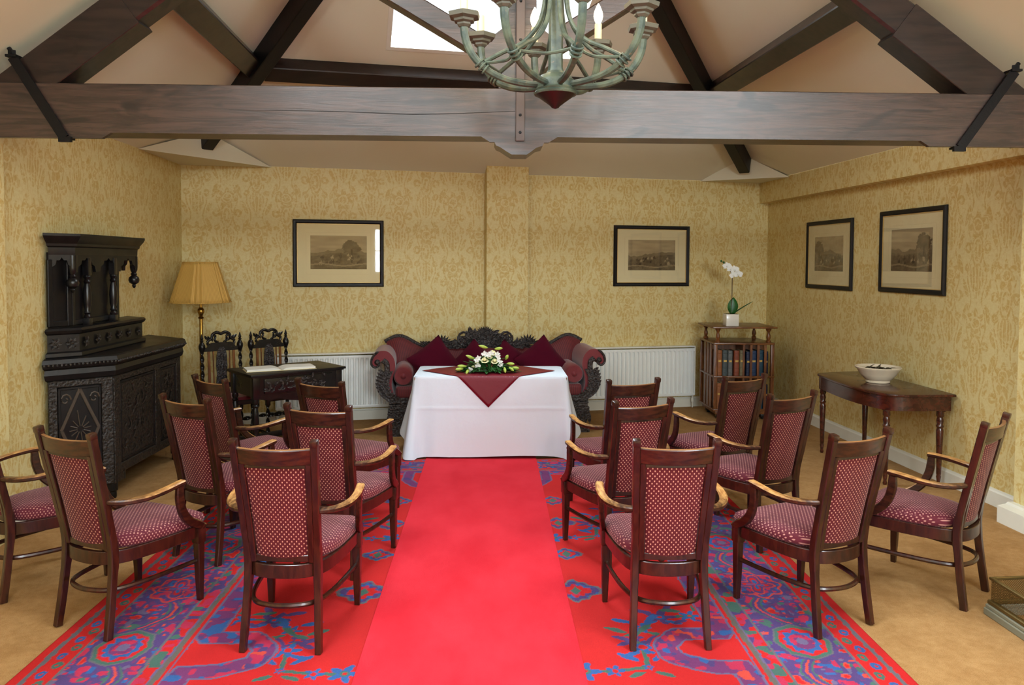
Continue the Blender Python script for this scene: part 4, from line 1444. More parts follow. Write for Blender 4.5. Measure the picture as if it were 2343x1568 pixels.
cushion(-0.165, 8.06, 0.655, 0.40, 0.785, -0.2, 0.1, 'burgundy cushion half hidden behind the left of the flowers')
cushion(0.20, 8.10, 0.650, 0.40, 0.62, -0.2, 0.1, 'burgundy cushion half hidden behind the right of the flowers')

# ================================================================== RADIATORS
def radiator(x0, x1, label):
    base = Vector((x0, 8.40 + 0.1975 * (x0 + 1.44), 0))
    L = (x1 - x0) / u.x
    t = thing('radiator', label, 'radiator', base, math.atan2(u.y, u.x), 'white panel radiators on the far wall')
    z0, z1 = 0.145, 0.752
    bm = BM()
    n = int(L / 0.052)
    prof = []
    for i in range(n):
        a = i * L / n; w = L / n
        prof += [(a + w * 0.04, -0.076), (a + w * 0.20, -0.099), (a + w * 0.58, -0.099), (a + w * 0.74, -0.076)]
    prof += [(L, -0.082), (L, -0.065), (0, -0.065)]
    prism(bm, prof, 'z', z0 + 0.035, z1 - 0.040)
    box(bm, (L / 2, -0.083, z0 + 0.02), (L, 0.024, 0.036), None, 0.008)
    box(bm, (L / 2, -0.083, z1 - 0.045), (L, 0.024, 0.036), None, 0.008)
    obj('panel', bm, MAT['radiator_enamel'], t, 30)
    bm = BM()
    box(bm, (L / 2, -0.06, z1 - 0.006), (L + 0.01, 0.105, 0.012), None, 0.004, 1)
    for xx in (0, L): box(bm, (xx, -0.06, (z0 + z1) / 2), (0.012, 0.10, z1 - z0 - 0.02), None, 0.003, 1)
    obj('top_grille', bm, MAT['radiator_enamel'], t, 30)
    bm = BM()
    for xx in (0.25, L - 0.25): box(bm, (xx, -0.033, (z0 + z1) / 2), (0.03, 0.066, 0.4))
    obj('bracket', bm, MAT['grey_bracket_metal'], t, 0)
    bm = BM()
    for xx in (0.012, L - 0.012):
        tube(bm, [(xx, -0.075, z0 + 0.03), (xx, -0.075, 0.004)], 0.0085, 8)
        lathe(bm, [(0.016, 0), (0.018, 0.02), (0.016, 0.05)], (xx, -0.075, 0.07), 10)
    obj('pipes', bm, MAT['white_paint'], t)
    return t
radiator(-2.30, -0.62, 'white panel radiator on the far wall left of the sofa')
radiator(0.66, 2.45, 'white panel radiator on the far wall between sofa and bookcase')

def wpart(name, bm, m, root, smooth=35):
    """part whose mesh is written in world coordinates under an unrotated root"""
    o = obj(name, bm, MAT[m] if isinstance(m, str) else m, None, smooth)
    o.parent = root
    o.matrix_parent_inverse = Matrix.Translation(-Vector(root.location))
    return o
# ================================================================== CARVED COURT CUPBOARD
cup = thing('court_cupboard', 'tall carved black oak cupboard with canted ends standing against the left wall', 'cupboard', (-2.93, 6.1, 0))
def offset_poly(poly, d):
    """push the three room-facing edges outwards by d (first and last point stay on the wall line)"""
    P = [Vector((p[0], p[1], 0)) for p in poly]
    lines = []
    for a, b in zip(P[:-1], P[1:]):
        t_ = (b - a).normalized(); n_ = Vector((t_.y, -t_.x, 0))
        lines.append((a + n_ * d, t_))
    def isect(l1, l2):
        (p1, d1), (p2, d2) = l1, l2
        den = d1.x * d2.y - d1.y * d2.x
        s_ = ((p2 - p1).x * d2.y - (p2 - p1).y * d2.x) / den
        return p1 + d1 * s_
    wl = (P[0], (P[-1] - P[0]).normalized())
    pts = [isect(wl, lines[0])]
    for l1, l2 in zip(lines[:-1], lines[1:]): pts.append(isect(l1, l2))
    pts.append(isect(lines[-1], wl))
    return [(p.x, p.y) for p in pts]
base = [(-3.05, 5.31), (-2.745, 5.585), (-2.73, 6.73), (-3.135, 7.02)]
def slabpart(name, poly, z0, z1, m='black_oak', d=0.0, mould=None):
    bm = BM()
    if mould:
        prev = None
        for dd, zz in mould:
            ring = [bm.verts.new((x, y, zz)) for x, y in offset_poly(poly, dd)]
            if prev:
                for i in range(len(ring)):
                    bm.faces.new((prev[i], prev[(i + 1) % len(ring)], ring[(i + 1) % len(ring)], ring[i]))
            else:
                bm.faces.new(ring)
            prev = ring
        bm.faces.new(prev)
    else:
        prism(bm, offset_poly(poly, d), 'z', z0, z1)
    return wpart(name, bm, m, cup, 25)
slabpart('lower_body', base, 0.19, 0.93, 'carved_oak', -0.012)
slabpart('counter_top', base, 0, 0, 'black_oak', mould=[(0.0, 0.90), (0.025, 0.915), (0.035, 0.95), (0.028, 0.985), (0.045, 1.0), (0.055, 1.03), (0.045, 1.058), (0.03, 1.066)])
bm = BM()                                      # row of gouged beads under the counter edge
pp = [Vector((x, y, 0)) for x, y in offset_poly(base, 0.054)]
for a, b_ in zip(pp[:-1], pp[1:]):
    n_ = int((b_ - a).length / 0.026)
    for i in range(n_):
        p = a.lerp(b_, (i + 0.5) / n_)
        ball(bm, (p.x, p.y, 1.02), 0.0105, seg=6)
wpart('bead_moulding', bm, 'carved_oak', cup)
def face_frame(a, b):
    a = Vector((a[0], a[1], 0)); b = Vector((b[0], b[1], 0))
    t_ = (b - a).normalized(); n_ = Vector((t_.y, -t_.x, 0))
    M = Matrix((t_, -n_, Vector((0, 0, 1)))).transposed().to_4x4(); M.translation = a
    return M, (b - a).length
def fbox(bm, M, x0, x1, z0, z1, d, bev=0.004):
    vs = box(bm, ((x0 + x1) / 2, -d / 2 + 0.005, (z0 + z1) / 2), (x1 - x0, d + 0.01, z1 - z0), None, bev, 1)
    bmesh.ops.transform(bm, matrix=M, verts=vs)
faces = [face_frame(base[i], base[i + 1]) for i in range(3)]
bm = BM()
for k, (M, L) in enumerate(faces):
    fbox(bm, M, 0, L, 0.86, 0.905, 0.014)
    fbox(bm, M, 0, L, 0.175, 0.245, 0.014)
    if k == 1:
        for x0, x1 in ((0, 0.09), (0.66, 0.75), (L - 0.08, L)): fbox(bm, M, x0, x1, 0.24, 0.87, 0.014)
        # shaped bracket skirt
        for xa, xb in ((0.0, 0.16), (L - 0.16, L)):
            fbox(bm, M, xa, xb, 0.11, 0.18, 0.010)
    else:
        for x0, x1 in ((0, 0.055), (L - 0.075, L)): fbox(bm, M, x0, x1, 0.24, 0.87, 0.014)
        fbox(bm, M, 0, 0.10, 0.12, 0.18, 0.010); fbox(bm, M, L - 0.12, L, 0.12, 0.18, 0.010)
wpart('face_frame', bm, 'carved_oak', cup)
def door(face, x0, x1, z0, z1, diamond):
    M, L = faces[face]
    bm = BM()
    fbox(bm, M, x0, x1, z0, z1, 0.004)
    d_ = wpart('door', bm, 'black_oak' if diamond else 'carved_oak', cup)
    bm = BM()
    w = 0.018
    for a, b_, c_, e_ in ((x0, x1, z0, z0 + w), (x0, x1, z1 - w, z1), (x0, x0 + w, z0, z1), (x1 - w, x1, z0, z1)):
        fbox(bm, M, a, b_, c_, e_, 0.012, 0.003)
    cx, cz = (x0 + x1) / 2, (z0 + z1) / 2
    hw, hh = (x1 - x0) / 2 - w, (z1 - z0) / 2 - w
    st = BM()
    def bar(p, q, r_):
        sweep(st, [M @ Vector((p[0], -0.010, p[1])), M @ Vector((q[0], -0.010, q[1]))], rrect(r_, 0.012, 0.3), up=M.to_3x3() @ Vector((0, -1, 0)))
    if diamond:
        q = [(cx, cz + hh), (cx + hw, cz), (cx, cz - hh), (cx - hw, cz)]
        for i in range(4): bar(q[i], q[(i + 1) % 4], 0.022)
        for i in range(12):
            a = 2 * PI * i / 12 + 0.13
            r_ = 0.62 / (abs(math.cos(a)) / hw + abs(math.sin(a)) / hh)
            bar((cx + 0.02 * math.cos(a), cz + 0.02 * math.sin(a)), (cx + r_ * math.cos(a), cz + r_ * math.sin(a)), 0.007)
        for sx in (-1, 1):
            for sz in (-1, 1):
                c = M @ Vector((cx + sx * hw * 0.76, -0.006, cz + sz * hh * 0.76))
                nn = M.to_3x3() @ Vector((0, -1, 0))
                pts = [M @ Vector((cx + sx * hw * 0.76 + 0.036 * math.cos(a_ * 0.7) * (1 - a_ / 14), -0.009, cz + sz * hh * 0.76 + 0.045 * math.sin(a_ * 0.7) * (1 - a_ / 14))) for a_ in range(12)]
                tube(st, pts, 0.006, 6)
    else:
        fbox(st, M, x0 + w, x1 - w, z0 + w, z1 - w, 0.006)
        rr_ = random.Random(int(x0 * 100) + face)
        for i in range(46):
            px, pz = rr_.uniform(x0 + 0.03, x1 - 0.03), rr_.uniform(z0 + 0.04, z1 - 0.05)
            a = rr_.uniform(0, 2 * PI)
            b0 = M @ Vector((px, -0.006, pz)); dd = M.to_3x3() @ Vector((math.cos(a), -0.15, math.sin(a)))
            leaf(st, b0, dd, M.to_3x3() @ Vector((0, -1, 0)), rr_.uniform(0.04, 0.08), 0.03, 0.2, 3)
    c1 = obj('door_moulding', bm, MAT['black_oak'], None); c1.parent = d_
    c2 = obj('carved_relief', st, MAT['pale_oak_edge' if diamond else 'carved_oak'], None, 30); c2.parent = d_
door(0, 0.058, faces[0][1] - 0.078, 0.25, 0.855, True)
door(1, 0.095, 0.655, 0.25, 0.855, False)
door(1, 0.755, faces[1][1] - 0.085, 0.25, 0.855, False)
door(2, 0.06, faces[2][1] - 0.06, 0.25, 0.855, True)
for (x, y) in ((base[1][0] - 0.028, base[1][1] + 0.03), (base[2][0] - 0.03, base[2][1] - 0.02), (base[0][0] + 0.03, base[0][1] + 0.05), (base[3][0] + 0.04, base[3][1] - 0.06)):
    bm = BM()
    lathe(bm, [(0.028, 0), (0.032, 0.012), (0.030, 0.05), (0.040, 0.06), (0.041, 0.20)], (x, y, 0.0), 10)
    wpart('leg', bm, 'black_oak', cup)
mid = [(-3.05, 5.31), (-2.90, 5.45), (-2.915, 6.46), (-3.115, 6.60)]
slabpart('middle_drawer_tier', mid, 0, 0, 'black_oak', mould=[(0.012, 1.064), (0.018, 1.075), (0.016, 1.098), (-0.004, 1.108), (-0.004, 1.225), (0.012, 1.236), (0.022, 1.255), (0.010, 1.27)])
for k in (0, 1):
    M, L = face_frame(mid[k], mid[k + 1])
    n_ = 2 if k == 0 else 6
    for i in range(n_):
        bm = BM()
        x = L * (i + 0.5) / n_
        c = M @ Vector((x, -0.004, 1.165))
        ball(bm, c, 0.012)
        for q in range(6):
            a = q * PI / 3
            leaf(bm, c, M.to_3x3() @ Vector((math.cos(a), -0.1, math.sin(a))), M.to_3x3() @ Vector((0, -1, 0)), 0.046, 0.026, 0.1, 3)
        wpart('carved_rosette', bm, 'carved_oak', cup, 0)
upper = [(-3.06, 5.34), (-2.985, 5.50), (-2.995, 6.20), (-3.10, 6.30)]
bm = BM(); prism(bm, upper, 'z', 1.265, 1.80)
for M, L in [face_frame(upper[i], upper[i + 1]) for i in range(3)]:
    for x0, x1 in ((0, 0.035), (L - 0.035, L)): fbox(bm, M, x0, x1, 1.28, 1.75, 0.014)
    fbox(bm, M, 0, L, 1.28, 1.32, 0.012)
wpart('recessed_upper_body', bm, 'black_oak', cup)
slabpart('cornice', mid, 0, 0, 'black_oak', mould=[(-0.035, 1.775), (-0.03, 1.79), (-0.028, 1.835), (-0.015, 1.845), (-0.012, 1.862), (0.012, 1.895), (0.022, 1.915), (0.022, 1.932)])
# arched valance hanging from the frieze
bm = BM()
for k in range(3):
    M, L = face_frame(*[offset_poly(mid, -0.032)[i] for i in (k, k + 1)])
    n_ = 1 if k != 1 else 3
    for i in range(n_):
        x0, x1 = L * i / n_, L * (i + 1) / n_
        w = x1 - x0
        top = [(x0, 1.785), (x0, 1.66), (x0 + 0.10 * w, 1.66), (x0 + 0.14 * w, 1.70), (x0 + 0.26 * w, 1.715), (x0 + 0.30 * w, 1.745), (x0 + 0.42 * w, 1.745), (x0 + 0.5 * w, 1.765)]
        top += [(2 * x0 + w - x, z) for x, z in top[-2::-1]]
        vs = prism(bm, top, 'y', 0.0, 0.022)
        bmesh.ops.transform(bm, matrix=M, verts=vs)
wpart('valance', bm, 'black_oak', cup, 0)
op = offset_poly(mid, -0.055)
for x, y in (op[1], op[2]):
    bm = BM()
    lathe(bm, [(0.002, 1.515), (0.010, 1.522), (0.016, 1.535), (0.012, 1.545), (0.036, 1.562), (0.043, 1.583), (0.038, 1.605), (0.020, 1.622), (0.026, 1.632), (0.018, 1.645), (0.027, 1.665), (0.030, 1.69), (0.030, 1.78)], (x, y, 0), 14)
    wpart('acorn_pendant', bm, 'ebonised_wood', cup)
for y in (5.665, 6.05):
    bm = BM()
    box(bm, (-2.955, y, 1.295), (0.05, 0.05, 0.055), None, 0.004)
    lathe(bm, [(0.022, 1.32), (0.026, 1.335), (0.016, 1.35), (0.024, 1.362), (0.018, 1.378), (0.026, 1.42), (0.029, 1.48), (0.025, 1.54), (0.017, 1.575), (0.025, 1.59), (0.016, 1.605), (0.025, 1.625), (0.02, 1.64)], (-2.955, y, 0), 12)
    box(bm, (-2.955, y, 1.70), (0.046, 0.046, 0.13), None, 0.004)
    wpart('turned_column', bm, 'ebonised_wood', cup)

# ================================================================== FLOOR LAMP
lamp = thing('floor_lamp', 'brass floor lamp with a pleated gold shade in the left far corner', 'floor lamp', (-2.86, 7.60, 0))
bm = BM()
lathe(bm, [(0.15, 0), (0.155, 0.012), (0.145, 0.03), (0.06, 0.045), (0.035, 0.07), (0.02, 0.09)], (0, 0, 0.0), 24)
obj('base', bm, MAT['brass'], lamp)
bm = BM()
lathe(bm, [(0.018, 0.085), (0.018, 0.6), (0.024, 0.61), (0.018, 0.62), (0.0165, 1.17), (0.03, 1.18), (0.017, 1.195), (0.022, 1.215), (0.034, 1.24), (0.030, 1.265), (0.014, 1.285), (0.014, 1.33), (0.02, 1.335), (0.02, 1.40)], (0, 0, 0), 16)
obj('pole', bm, MAT['brass'], lamp)
bm = BM()
NS = 144
def shade_r(a, k):
    # six flat panels meeting at notched corners
    r0 = 0.318 + (0.180 - 0.318) * k
    q = (a + 0.30) % (PI / 3) - PI / 6
    r_ = r0 * math.cos(PI / 6) / math.cos(q)
    edge = max(0.0, (abs(q) - (PI / 6 - 0.15)) / 0.15)
    return r_ * (1 - 0.085 * min(1, edge * 4))
ringsA = []
for j in range(9):
    k = j / 8
    ringsA.append([bm.verts.new((shade_r(2 * PI * i / NS, k) * math.cos(2 * PI * i / NS), shade_r(2 * PI * i / NS, k) * math.sin(2 * PI * i / NS), 1.335 + 0.40 * k)) for i in range(NS)])
for A, B in zip(ringsA[:-1], ringsA[1:]):
    for i in range(NS): bm.faces.new((A[i], A[(i + 1) % NS], B[(i + 1) % NS], B[i]))
sh = obj('lamp_shade', bm, MAT['lamp_shade'], lamp, 25)
md = sh.modifiers.new('t', 'SOLIDIFY'); md.thickness = 0.004
bm = BM()
for k, z in ((0.0, 1.338), (1.0, 1.732)):
    tube(bm, [(shade_r(2 * PI * i / 48, k) * math.cos(2 * PI * i / 48), shade_r(2 * PI * i / 48, k) * math.sin(2 * PI * i / 48), z) for i in range(48)], 0.005, 6, True)
for i in range(3):
    a = i * 2 * PI / 3
    tube(bm, [(0, 0, 1.40), (0.165 * math.cos(a), 0.165 * math.sin(a), 1.725)], 0.003, 5)
tr = obj('shade_trim', bm, MAT['lamp_shade'], None); tr.parent = sh

# ================================================================== BARLEY TWIST CHAIRS
EW = MAT['ebonised_wood']
def twist(bm, a, b, r, turns):
    a = Vector(a); b = Vector(b)
    n = int(turns * 10)
    pts = [a.lerp(b, i / n) for i in range(n + 1)]
    d = (b - a).normalized()
    up = Vector((0, 1, 0)) if abs(d.y) < 0.8 else Vector((0, 0, 1))
    sec = [(r * (1 + 0.38 * math.cos(2 * t_)) * math.cos(t_), r * (1 + 0.38 * math.cos(2 * t_)) * math.sin(t_)) for t_ in [2 * PI * i / 12 for i in range(12)]]
    sweep(bm, pts, sec, up=up, twist=2 * PI * turns / n / 2)
def make_twist_chair():
    t = thing('barley_twist_chair', '', 'chair')
    for s in (-1, 1):
        bm = BM()
        x = s * 0.222
        box(bm, (x, -0.205, 0.06), (0.042, 0.042, 0.12), None, 0.004)
        twist(bm, (x, -0.205, 0.12), (x, -0.205, 0.40), 0.015, 3)
        box(bm, (x, -0.208, 0.455), (0.046, 0.046, 0.11), None, 0.004)
        twist(bm, (x, -0.209, 0.51), (x, -0.235, 0.895), 0.0165, 5)
        lathe(bm, [(0.018, 0.89), (0.026, 0.905), (0.036, 0.935), (0.036, 0.96), (0.024, 0.985), (0.012, 1.0), (0.024, 1.008), (0.012, 1.018), (0.019, 1.032), (0.012, 1.05), (0.003, 1.078)], (x, -0.237, 0), 12)
        obj('leg', bm, EW, t)
        bm = BM()
        box(bm, (x, 0.195, 0.05), (0.044, 0.044, 0.10), None, 0.004)
        twist(bm, (x, 0.195, 0.10), (x, 0.195, 0.37), 0.017, 3)
        box(bm, (x, 0.195, 0.41), (0.046, 0.046, 0.08), None, 0.004)
        obj('leg', bm, EW, t)
    bm = BM()
    twist(bm, (-0.2, 0.195, 0.27), (0.2, 0.195, 0.27), 0.015, 4)
    for s in (-1, 1): twist(bm, (s * 0.222, -0.185, 0.085), (s * 0.222, 0.175, 0.085), 0.014, 4)
    twist(bm, (-0.2, -0.205, 0.20), (0.2, -0.205, 0.20), 0.014, 4)
    obj('stretcher', bm, EW, t)
    bm = BM()
    box(bm, (0, 0, 0.43), (0.45, 0.43, 0.045), None, 0.008)
    obj('seat_frame', bm, EW, t)
    bm = BM(); box(bm, (0, 0.0, 0.465), (0.43, 0.40, 0.04), None, 0.016, 3)
    obj('seat', bm, MAT['rose_upholstery'], t)
    bm = BM()
    box(bm, (0, -0.212, 0.555), (0.42, 0.028, 0.05), None, 0.006)
    obj('lower_rail', bm, EW, t)
    bm = BM()
    prism(bm, [(-0.21, 0.90), (0.21, 0.90), (0.205, 0.945), (0.165, 0.935), (0.15, 0.965), (0.11, 0.985), (-0.11, 0.985), (-0.15, 0.965), (-0.165, 0.935), (-0.205, 0.945)], 'y', -0.25, -0.222)
    obj('back_rail', bm, EW, t, 0)
    bm = BM()                         # arched crest with an opening
    for s in (-1, 1):
        tube(bm, catmull([(s * 0.15, -0.24, 0.965), (s * 0.155, -0.24, 1.0), (s * 0.11, -0.24, 1.03), (s * 0.10, -0.24, 1.065), (s * 0.05, -0.24, 1.085), (0, -0.24, 1.07)], 5), 0.016, 8)
        tube(bm, catmull([(s * 0.03, -0.24, 0.985), (s * 0.075, -0.24, 1.01), (s * 0.06, -0.24, 1.045), (s * 0.09, -0.24, 1.06)], 5), 0.012, 8)
        for i in range(4):
            leaf(bm, (s * (0.06 + 0.03 * i), -0.25, 0.985 + 0.01 * i), (s * (0.3 + 0.2 * i), -0.1, 1), (0, -1, 0), 0.06, 0.03, 0.2, 3)
    obj('crest', bm, EW, t, 50)
    for x, w in ((-0.145, 0.030), (0.145, 0.030), (-0.095, 0.012), (0.095, 0.012)):
        bm = BM()
        sweep(bm, [(x, -0.214, 0.57), (x, -0.236, 0.91)], rrect(w, 0.014, 0.15), up=(0, 1, 0))
        obj('slat', bm, MAT['walnut'], t)
    bm = BM()
    prism(bm, [(-0.065, 0.57), (0.065, 0.57), (0.055, 0.66), (0.065, 0.75), (0.058, 0.86), (0.045, 0.91), (0.02, 0.94), (-0.02, 0.94), (-0.045, 0.91), (-0.058, 0.86), (-0.065, 0.75), (-0.055, 0.66)], 'y', -0.232, -0.216)
    for s in (-1, 1):
        for z0 in (0.60, 0.70, 0.80):
            pts = [(s * (0.030 + (0.026 - 0.002 * i) * math.cos(i * 0.6)), -0.236, z0 + 0.03 + (0.032 - 0.0022 * i) * math.sin(i * 0.6)) for i in range(11)]
            tube(bm, pts, 0.006, 5)
            tube(bm, [(p[0], -0.212, p[2]) for p in pts], 0.006, 5)
    obj('carved_splat', bm, CW, t, 40)
    return t
tw = make_twist_chair()
for i, (x, y, lab) in enumerate(((-2.476, 7.288, 'black barley twist chair behind the desk, nearest the floor lamp'), (-2.106, 7.588, 'black barley twist chair behind the desk, nearest the radiator'))):
    o = tw if i == 0 else copy_tree(tw)
    o.location = (x, y, 0); o.rotation_euler = (0, 0, math.radians(219.7))
    o.scale = (0.83, 0.92, 0.97)
    tag(o, lab, 'chair', 'black carved high-backed chairs behind the desk')

# ================================================================== CARVED DESK WITH GUEST BOOK
desk = thing('carved_desk', 'small black carved side table holding the open guest book', 'desk', (-1.89, 7.11, 0), math.radians(40))
bm = BM()
box(bm, (0, 0, 0.747), (0.92, 0.56, 0.022), None, 0.006)
box(bm, (0, 0, 0.732), (0.89, 0.53, 0.012), None, 0.004)
obj('desk_top', bm, MAT['black_oak'], desk)
bm = BM()
for sy, d_ in ((-1, 0.0), (1, 0)):
    box(bm, (0, sy * 0.235, 0.64), (0.80, 0.022, 0.18))
for sx in (-1, 1): box(bm, (sx * 0.405, 0, 0.64), (0.022, 0.46, 0.18))
prism(bm, [(-0.38, 0.56), (0.38, 0.56), (0.36, 0.53), (0.26, 0.515), (0.20, 0.53), (0.10, 0.50), (0, 0.485), (-0.10, 0.50), (-0.20, 0.53), (-0.26, 0.515), (-0.36, 0.53)], 'y', -0.248, -0.226)
obj('apron', bm, EW, desk, 0)
bm = BM(); box(bm, (0, -0.252, 0.645), (0.66, 0.02, 0.13), None, 0.005)
dw = obj('drawer', bm, EW, desk)
bm = BM()
rr_ = random.Random(9)
for i in range(60):
    px, pz = rr_.uniform(-0.30, 0.30), rr_.uniform(0.60, 0.69)
    a = rr_.uniform(0, 2 * PI)
    leaf(bm, (px, -0.263, pz), (math.cos(a), -0.15, math.sin(a) * 0.7), (0, -1, 0), rr_.uniform(0.03, 0.06), 0.022, 0.2, 3)
cv = obj('carved_scrolls', bm, CW, None, 0); cv.parent = dw
bm = BM(); ball(bm, (0, -0.272, 0.645), 0.016); kb = obj('knob', bm, EW, None); kb.parent = dw
for sx in (-1, 1):
    for sy in (-1, 1):
        bm = BM(); x, y = sx * 0.40, sy * 0.225
        box(bm, (x, y, 0.635), (0.062, 0.062, 0.20), None, 0.005)
        lathe(bm, [(0.028, 0.14), (0.022, 0.16), (0.03, 0.18), (0.020, 0.20), (0.026, 0.26), (0.031, 0.34), (0.027, 0.42), (0.019, 0.46), (0.030, 0.475), (0.02, 0.49), (0.030, 0.51), (0.026, 0.54)], (x, y, 0), 14)
        box(bm, (x, y, 0.10), (0.06, 0.06, 0.085), None, 0.005)
        lathe(bm, [(0.026, 0), (0.032, 0.02), (0.026, 0.045), (0.02, 0.06)], (x, y, 0), 12)
        obj('leg', bm, EW, desk)
bm = BM()
for sy in (-1, 1): box(bm, (0, sy * 0.225, 0.10), (0.74, 0.035, 0.05), None, 0.005)
for sx in (-1, 1): box(bm, (sx * 0.40, 0, 0.10), (0.035, 0.40, 0.05), None, 0.005)
obj('stretcher', bm, EW, desk)
gbk = thing('guest_book', 'large open guest book with blank white pages lying on the black desk', 'book', (-1.925, 6.995, 0.758), math.radians(26))
bm = BM(); box(bm, (0, 0, 0.003), (0.62, 0.235, 0.005), None, 0.002, 1)
obj('cover', bm, MAT['page_edge'], gbk)
for s in (-1, 1):
    bm = BM()
    def pg(top):
        def f(a, b):
            x = s * (0.003 + 0.298 * a)
            z = 0.022 * (1 - (1 - min(1, a * 4)) ** 2) * (1 - 0.25 * a) + 0.006 if top else 0.0055
            return Vector((x, -0.108 + 0.216 * b, z))
        return f
    ga = surf(bm, pg(True), 14, 2); gb = surf(bm, pg(False), 14, 2)
    for i in range(14):
        for r_ in (0, 2): bm.faces.new((ga[r_][i], ga[r_][i + 1], gb[r_][i + 1], gb[r_][i]))
    for j in range(2): bm.faces.new((ga[j][14], ga[j + 1][14], gb[j + 1][14], gb[j][14]))
    obj('pages', bm, MAT['paper_white'], gbk, 40)

# ================================================================== REVOLVING BOOKCASE
bc = thing('revolving_bookcase', 'square walnut revolving bookcase with turned gallery columns in the right far corner', 'bookcase', (2.822, 8.62, 0))
W2, D2 = 0.33, 0.28
bm = BM(); box(bm, (0, 0, 1.036), (0.72, 0.62, 0.020), None, 0.006); obj('top_board', bm, MAT['walnut_top'], bc)
for sx in (-1, 1):
    for sy in (-1, 1):
        bm = BM()
        lathe(bm, [(0.026, 0.868), (0.028, 0.885), (0.016, 0.898), (0.024, 0.92), (0.022, 0.945), (0.013, 0.975), (0.018, 0.99), (0.028, 1.005), (0.034, 1.027)], (sx * 0.285, sy * 0.235, 0), 12)
        obj('gallery_column', bm, MAT['walnut'], bc)
for z, nm in ((0.857, 'shelf'), (0.485, 'shelf'), (0.115, 'shelf')):
    bm = BM(); box(bm, (0, 0, z), (0.68, 0.58, 0.022), None, 0.004); obj(nm, bm, MAT['walnut_top'], bc)
bm = BM()
box(bm, (0, 0, 0.48), (0.02, 0.54, 0.74)); box(bm, (0, 0.0, 0.48), (0.64, 0.02, 0.74))
obj('centre_partition', bm, MAT['walnut'], bc, 0)
for sx in (-1, 1):
    for sy in (-1, 1):
        bm = BM(); box(bm, (sx * 0.318, sy * 0.268, 0.485), (0.036, 0.036, 0.74), None, 0.004); obj('corner_post', bm, MAT['walnut'], bc)
for x in (0.078, 0.158, 0.238):
    bm = BM(); box(bm, (x, -0.278, 0.485), (0.028, 0.010, 0.72), None, 0.002, 1); obj('slat', bm, MAT['walnut'], bc)
for y in (-0.16, -0.05, 0.06):
    bm = BM(); box(bm, (-0.328, y + 0.03, 0.485), (0.010, 0.075, 0.72), None, 0.002, 1); obj('slat', bm, MAT['walnut'], bc)
bm = BM()
box(bm, (0, 0, 0.085), (0.62, 0.52, 0.045), None, 0.006)
obj('base', bm, MAT['walnut'], bc)
for sx in (-1, 1):
    for sy in (-1, 1):
        bm = BM(); box(bm, (sx * 0.25, sy * 0.2, 0.045), (0.07, 0.07, 0.045), None, 0.006)
        lathe(bm, [(0.018, 0.0), (0.024, 0.012), (0.018, 0.024)], (sx * 0.25, sy * 0.2, 0), 10)
        obj('foot', bm, EW, bc)
def book(x, z, w, h, m, label, grp, d=0.17):
    t = thing('book', label, 'book', (2.822 + x, 8.62 - 0.262, z), 0, grp)
    bm = BM()
    prism(bm, [(-w / 2, d), (-w / 2, 0.012), (-w / 2 * 0.7, 0.003), (0, 0), (w / 2 * 0.7, 0.003), (w / 2, 0.012), (w / 2, d), (w / 2 - 0.003, d), (w / 2 - 0.003, 0.014), (-w / 2 + 0.003, 0.014), (-w / 2 + 0.003, d)], 'z', 0, h)
    for k in (0.12, 0.3, 0.7, 0.88):
        box(bm, (0, 0.004, h * k), (w * 0.92, 0.010, 0.005), None, 0.002, 1)
    obj('cover', bm, MAT[m], t, 30)
    bm = BM(); box(bm, (0, d / 2 + 0.005, h / 2), (w - 0.007, d - 0.02, h - 0.010)); obj('pages', bm, MAT['page_edge'], t, 0)
    bm = BM(); box(bm, (0, 0.0025, h * 0.58), (w * 0.6, 0.006, 0.022), None, 0.002, 1); obj('title_panel', bm, MAT['gilt_title'], t, 0)
tops = [('book_tan', 0.058, 0.285, 'tan'), ('book_slate', 0.060, 0.285, 'dark slate'), ('book_grey', 0.052, 0.280, 'grey'), ('book_rust', 0.060, 0.282, 'rust brown'), ('book_olive', 0.056, 0.284, 'olive')]
pos = ['first from the left', 'second from the left', 'third from the left', 'fourth from the left', 'fifth from the left']
for shelf, z, nm in ((0, 0.4965, 'upper'), (1, 0.1265, 'lower')):
    x = -0.296
    for i, (m, w, h, cn) in enumerate(tops):
        if i == 3: x += 0.012
        book(x + w / 2, z, w, h - 0.004 * shelf * i, m, '%s leather book, %s on the %s shelf of the bookcase' % (cn, pos[i].replace('the ', ''), nm), 'leather books on the %s shelf' % nm)
        x += w + 0.003
    x = 0.030
    for i, (m, w, h, cn) in enumerate((('book_navy', 0.05, 0.27, 'navy'), ('book_blue', 0.066, 0.28, 'bright blue'), ('book_teal', 0.072, 0.285, 'teal blue'), ('book_navy', 0.05, 0.27, 'navy'))):
        side = ('behind the left slat', 'between the left and middle slats', 'between the middle and right slats', 'beside the right corner post')[i]
        book(x + w / 2, z, w, h, m, '%s book %s on the %s shelf of the bookcase' % (cn, side, nm), 'blue books behind the slats')
        x += w + 0.004

